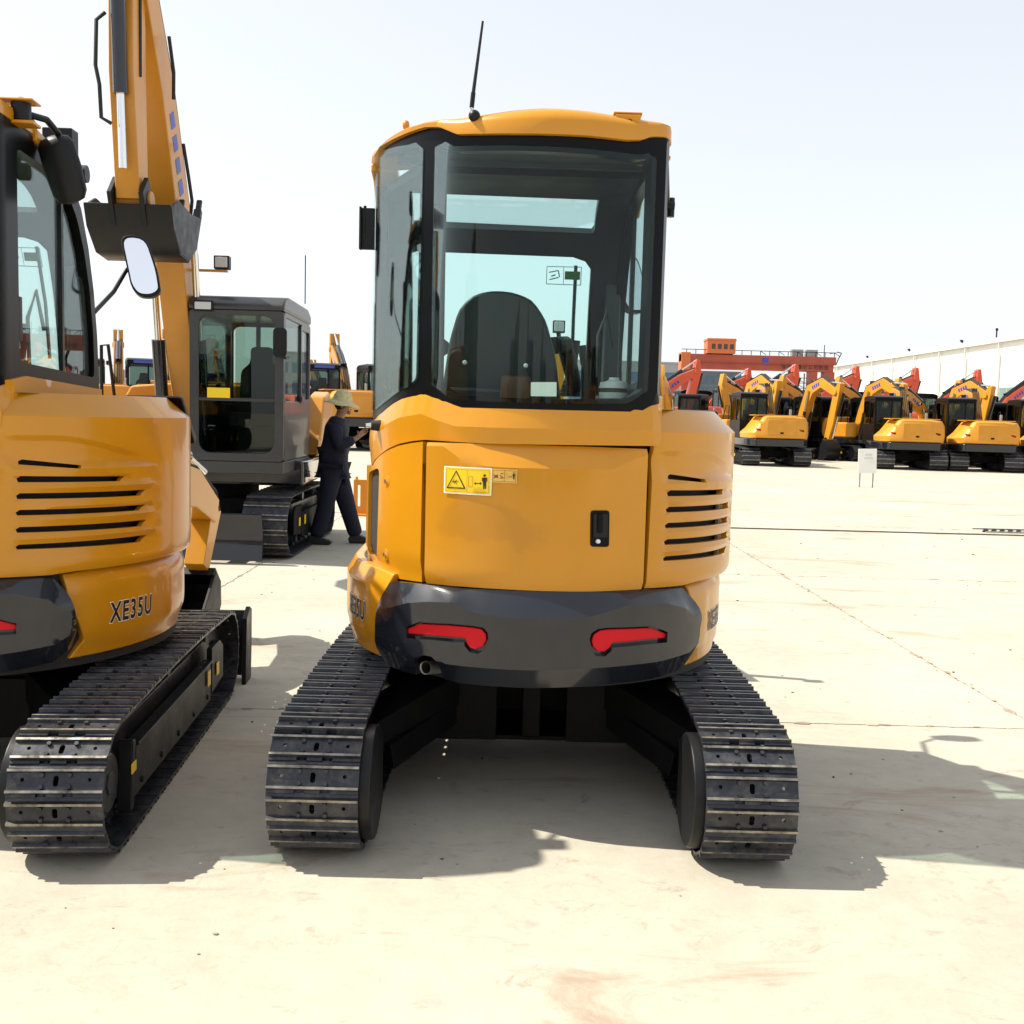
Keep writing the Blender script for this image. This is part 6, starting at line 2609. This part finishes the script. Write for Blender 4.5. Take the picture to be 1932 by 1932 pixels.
# ================================================================ the walking person
NAVY = mat('navy_cotton', (0.0022, 0.003, 0.015), 0.85, var=0.35, vscale=9, bump=0.35, bscale=14)
SKIN = mat('skin', (0.30, 0.145, 0.085), 0.55, var=0.08, vscale=20)
HAIR = mat('black_hair', (0.008, 0.007, 0.006), 0.6)
STRAW = mat('straw', (0.52, 0.45, 0.24), 0.8, var=0.22, vscale=30, bump=0.8, bscale=90)
SHOE = mat('black_shoe', (0.012, 0.012, 0.012), 0.5)


def skinned(name, mat_, verts, edges, radii, root_i, parent, lev=2):
    me = bpy.data.meshes.new(name)
    me.from_pydata(verts, edges, [])
    o = bpy.data.objects.new(name, me)
    COL.objects.link(o)
    md = o.modifiers.new('skin', 'SKIN')
    md.use_smooth_shade = True
    sv = me.skin_vertices[0].data
    for i, r in enumerate(radii):
        sv[i].radius = r if isinstance(r, tuple) else (r, r)
        sv[i].use_root = (i == root_i)
    sb = o.modifiers.new('sub', 'SUBSURF')
    sb.levels = lev
    sb.render_levels = lev
    dg = bpy.context.evaluated_depsgraph_get()
    dg.update()
    out_ = bpy.data.meshes.new_from_object(o.evaluated_get(dg))
    bpy.data.objects.remove(o)
    out_.name = name
    out_.materials.clear()
    out_.materials.append(mat_)
    for p in out_.polygons:
        p.material_index = 0
    return link(name, out_, parent, smooth=True)


pg = gp(628, 1026)
per = thing('person', 'person in navy work clothes and a wide straw hat walking past with one hand raised', 'person', (pg.x, pg.y, 0), 0.0)
# the figure walks towards +X; +Y is away from the camera
H_ = {'pel': (0, 0, 0.90), 'wai': (0.0, 0, 1.04), 'che': (0.025, 0, 1.22), 'shm': (0.03, 0, 1.35), 'nek': (0.06, 0, 1.43), 'hd0': (0.10, 0, 1.50), 'hd1': (0.105, 0, 1.57), 'hd2': (0.095, 0, 1.62),
      'sn': (0.035, -0.165, 1.345), 'en': (0.085, -0.215, 1.10), 'wn': (0.275, -0.16, 1.20), 'hn': (0.33, -0.145, 1.25),
      'sf': (0.035, 0.165, 1.345), 'ef': (-0.03, 0.215, 1.08), 'wf': (0.03, 0.20, 0.87), 'hf': (0.055, 0.19, 0.79),
      'pn': (0.0, -0.09, 0.86), 'kn': (-0.06, -0.10, 0.48), 'an': (-0.17, -0.10, 0.10),
      'pf': (0.0, 0.09, 0.86), 'kf': (0.13, 0.10, 0.47), 'af': (0.25, 0.10, 0.09)}
names = list(H_)
idx = {k: i for i, k in enumerate(names)}
E_ = [('pel', 'wai'), ('wai', 'che'), ('che', 'shm'), ('shm', 'nek'), ('nek', 'hd0'), ('hd0', 'hd1'), ('hd1', 'hd2'), ('shm', 'sn'), ('sn', 'en'), ('en', 'wn'), ('wn', 'hn'),
      ('shm', 'sf'), ('sf', 'ef'), ('ef', 'wf'), ('wf', 'hf'), ('pel', 'pn'), ('pn', 'kn'), ('kn', 'an'), ('pel', 'pf'), ('pf', 'kf'), ('kf', 'af')]
rad = {'pel': (0.10, 0.13), 'wai': (0.09, 0.12), 'che': (0.10, 0.14), 'shm': (0.085, 0.11), 'nek': 0.052, 'hd0': 0.070, 'hd1': 0.086, 'hd2': 0.078, 'sn': 0.06, 'en': 0.043, 'wn': 0.030, 'hn': (0.022, 0.038),
       'sf': 0.06, 'ef': 0.043, 'wf': 0.030, 'hf': (0.022, 0.038), 'pn': 0.085, 'kn': 0.06, 'an': 0.042, 'pf': 0.085, 'kf': 0.06, 'af': 0.042}
V_ = [H_[k] for k in names]
clad = {k for k in names if k not in ('nek', 'hd0', 'hd1', 'hd2', 'wn', 'hn', 'wf', 'hf')}
R_ = [(tuple(c_ * 0.74 for c_ in rad[k]) if isinstance(rad[k], tuple) else rad[k] * 0.74) if k in clad else rad[k] for k in names]
ED = [(idx[a], idx[b]) for a, b in E_]
# fingers and thumb grow from the palms
for hand, d, up_ in (('hn', Vector((0.72, 0.10, 0.66)).normalized(), Vector((-0.60, 0.1, 0.75)).normalized()), ('hf', Vector((0.3, 0.0, -0.95)).normalized(), Vector((0.9, 0.0, 0.3)).normalized())):
    c = Vector(H_[hand])
    lat = d.cross(up_).normalized()
    for k in range(4):
        b0 = c + lat * 0.0 + up_ * (-0.024 + 0.016 * k) + d * 0.028
        l = (0.040, 0.050, 0.054, 0.046)[k]
        p1 = b0 + d * l * 0.6 + lat * 0.004
        p2 = p1 + (d * 0.7 + lat * 0.7).normalized() * l * 0.7
        i0 = len(V_)
        V_ += [tuple(b0), tuple(p1), tuple(p2)]
        R_ += [0.0095, 0.0085, 0.007]
        ED += [(idx[hand], i0), (i0, i0 + 1), (i0 + 1, i0 + 2)]
    w0 = Vector(H_['wf' if hand == 'hf' else 'wn'])
    t0 = w0.lerp(c, 0.55) + up_ * 0.028
    t1 = t0 + (d * 0.6 + up_ * 0.8).normalized() * 0.035
    i0 = len(V_)
    V_ += [tuple(t0), tuple(t1)]
    R_ += [0.012, 0.009]
    ED += [(idx[hand], i0), (i0, i0 + 1)]
body = skinned('body', SKIN, V_, ED, R_, idx['pel'], per)
# face: nose, brow, lips, ears on the head
m = MB()
hc = Vector(H_['hd1'])
m.ball(hc + Vector((0.085, 0, -0.015)), 0.018, 10, 8, scale=(0.9, 0.7, 1.2))
m.ball(hc + Vector((0.078, 0, -0.060)), 0.014, 10, 6, mi=1, scale=(0.7, 1.5, 0.55))
m.ball(hc + Vector((0.060, 0, -0.092)), 0.026, 10, 8, scale=(0.9, 1.0, 0.8))
for sy in (-1, 1):
    m.ball(hc + Vector((-0.008, sy * 0.086, -0.015)), 0.022, 10, 8, scale=(0.8, 0.35, 1.3))
    m.ball(hc + Vector((0.074, sy * 0.032, 0.008)), 0.010, 8, 6, mi=2, scale=(0.6, 1.3, 0.7))
m.build('face_features', [SKIN, mat('lips', (0.26, 0.09, 0.07), 0.5), HAIR], per)
m = MB()
m.ball(hc + Vector((-0.018, 0, 0.012)), 0.096, 18, 12, scale=(0.92, 0.98, 0.98))
m.build('hair', HAIR, per)
# clothes: jacket and trousers a finger wider than the body
JV = {'hem': (-0.005, 0, 0.80), 'pel': (0, 0, 0.92), 'wai': (0.0, 0, 1.05), 'che': (0.025, 0, 1.22), 'shm': (0.035, 0, 1.355), 'col': (0.055, 0, 1.425),
      'sn': (0.035, -0.17, 1.345), 'en': (0.085, -0.22, 1.10), 'wn': (0.26, -0.165, 1.192), 'sf': (0.035, 0.17, 1.345), 'ef': (-0.03, 0.22, 1.08), 'wf': (0.028, 0.202, 0.885)}
JE = [('hem', 'pel'), ('pel', 'wai'), ('wai', 'che'), ('che', 'shm'), ('shm', 'col'), ('shm', 'sn'), ('sn', 'en'), ('en', 'wn'), ('shm', 'sf'), ('sf', 'ef'), ('ef', 'wf')]
JR = {'hem': (0.145, 0.165), 'pel': (0.140, 0.165), 'wai': (0.132, 0.155), 'che': (0.135, 0.165), 'shm': (0.105, 0.13), 'col': 0.07, 'sn': 0.082, 'en': 0.068, 'wn': 0.052, 'sf': 0.082, 'ef': 0.068, 'wf': 0.052}
JR = {k: (tuple(c_ * 1.13 for c_ in v) if isinstance(v, tuple) else v * 1.13) for k, v in JR.items()}
jn = list(JV)
skinned('jacket', NAVY, [JV[k] for k in jn], [(jn.index(a), jn.index(b)) for a, b in JE], [JR[k] for k in jn], jn.index('pel'), per)
TV = {'pel': (0, 0, 0.90), 'pn': (0.0, -0.085, 0.82), 'tn': (-0.03, -0.098, 0.65), 'kn': (-0.06, -0.10, 0.47), 'cn': (-0.12, -0.10, 0.26), 'an': (-0.175, -0.10, 0.075),
      'pf': (0.015, 0.085, 0.82), 'tf': (0.07, 0.098, 0.65), 'kf': (0.13, 0.10, 0.46), 'cf': (0.19, 0.10, 0.26), 'af': (0.25, 0.10, 0.075)}
TE = [('pel', 'pn'), ('pn', 'tn'), ('tn', 'kn'), ('kn', 'cn'), ('cn', 'an'), ('pel', 'pf'), ('pf', 'tf'), ('tf', 'kf'), ('kf', 'cf'), ('cf', 'af')]
TR_ = {'pel': (0.12, 0.15), 'pn': 0.118, 'tn': 0.105, 'kn': 0.092, 'cn': 0.084, 'an': 0.078, 'pf': 0.118, 'tf': 0.108, 'kf': 0.094, 'cf': 0.084, 'af': 0.078}
TR_ = {k: (tuple(c_ * 1.12 for c_ in v) if isinstance(v, tuple) else v * 1.12) for k, v in TR_.items()}
tn_ = list(TV)
skinned('trousers', NAVY, [TV[k] for k in tn_], [(tn_.index(a), tn_.index(b)) for a, b in TE], [TR_[k] for k in tn_], 0, per)
for ax, ay, tilt in ((-0.185, -0.10, 0.10), (0.245, 0.10, -0.12)):
    m = MB()
    prof = [(-0.075, 0.0), (0.17, 0.0), (0.195, 0.022), (0.18, 0.05), (0.10, 0.075), (0.03, 0.10), (-0.06, 0.10), (-0.085, 0.05)]
    m.prism([(x, z) for x, z in prof], 'y', -0.043, 0.043, 0, True)
    m.build('shoe', SHOE, per, 0.018, 3, loc=(ax, ay, 0.004), rot=(0, 0, 0))
# straw hat: crown and drooping brim
b = bmesh.new()
prof = [(0.0, 0.135), (0.045, 0.130), (0.080, 0.108), (0.102, 0.062), (0.112, 0.012), (0.135, 0.000), (0.168, -0.016), (0.205, -0.036), (0.205, -0.042), (0.165, -0.024), (0.113, 0.004)]
n = 36
rings = []
for r_, z_ in prof:
    rings.append([b.verts.new((r_ * math.cos(2 * PI * k / n), r_ * math.sin(2 * PI * k / n), z_ + (0.006 * math.sin(5 * 2 * PI * k / n) if r_ > 0.16 else 0))) for k in range(n)] if r_ > 0 else [b.verts.new((0, 0, z_))])
for a, c in zip(rings, rings[1:]):
    for k in range(n):
        if len(a) == 1:
            b.faces.new((a[0], c[k], c[(k + 1) % n])).smooth = True
        else:
            b.faces.new((a[k], c[k], c[(k + 1) % n], a[(k + 1) % n])).smooth = True
bmesh.ops.recalc_face_normals(b, faces=b.faces)
me = bpy.data.meshes.new('straw_hat')
b.to_mesh(me)
b.free()
me.materials.append(STRAW)
hat = link('straw_hat', me, per, rot=(0, R(10), 0), loc=(0.088, 0, 1.600))
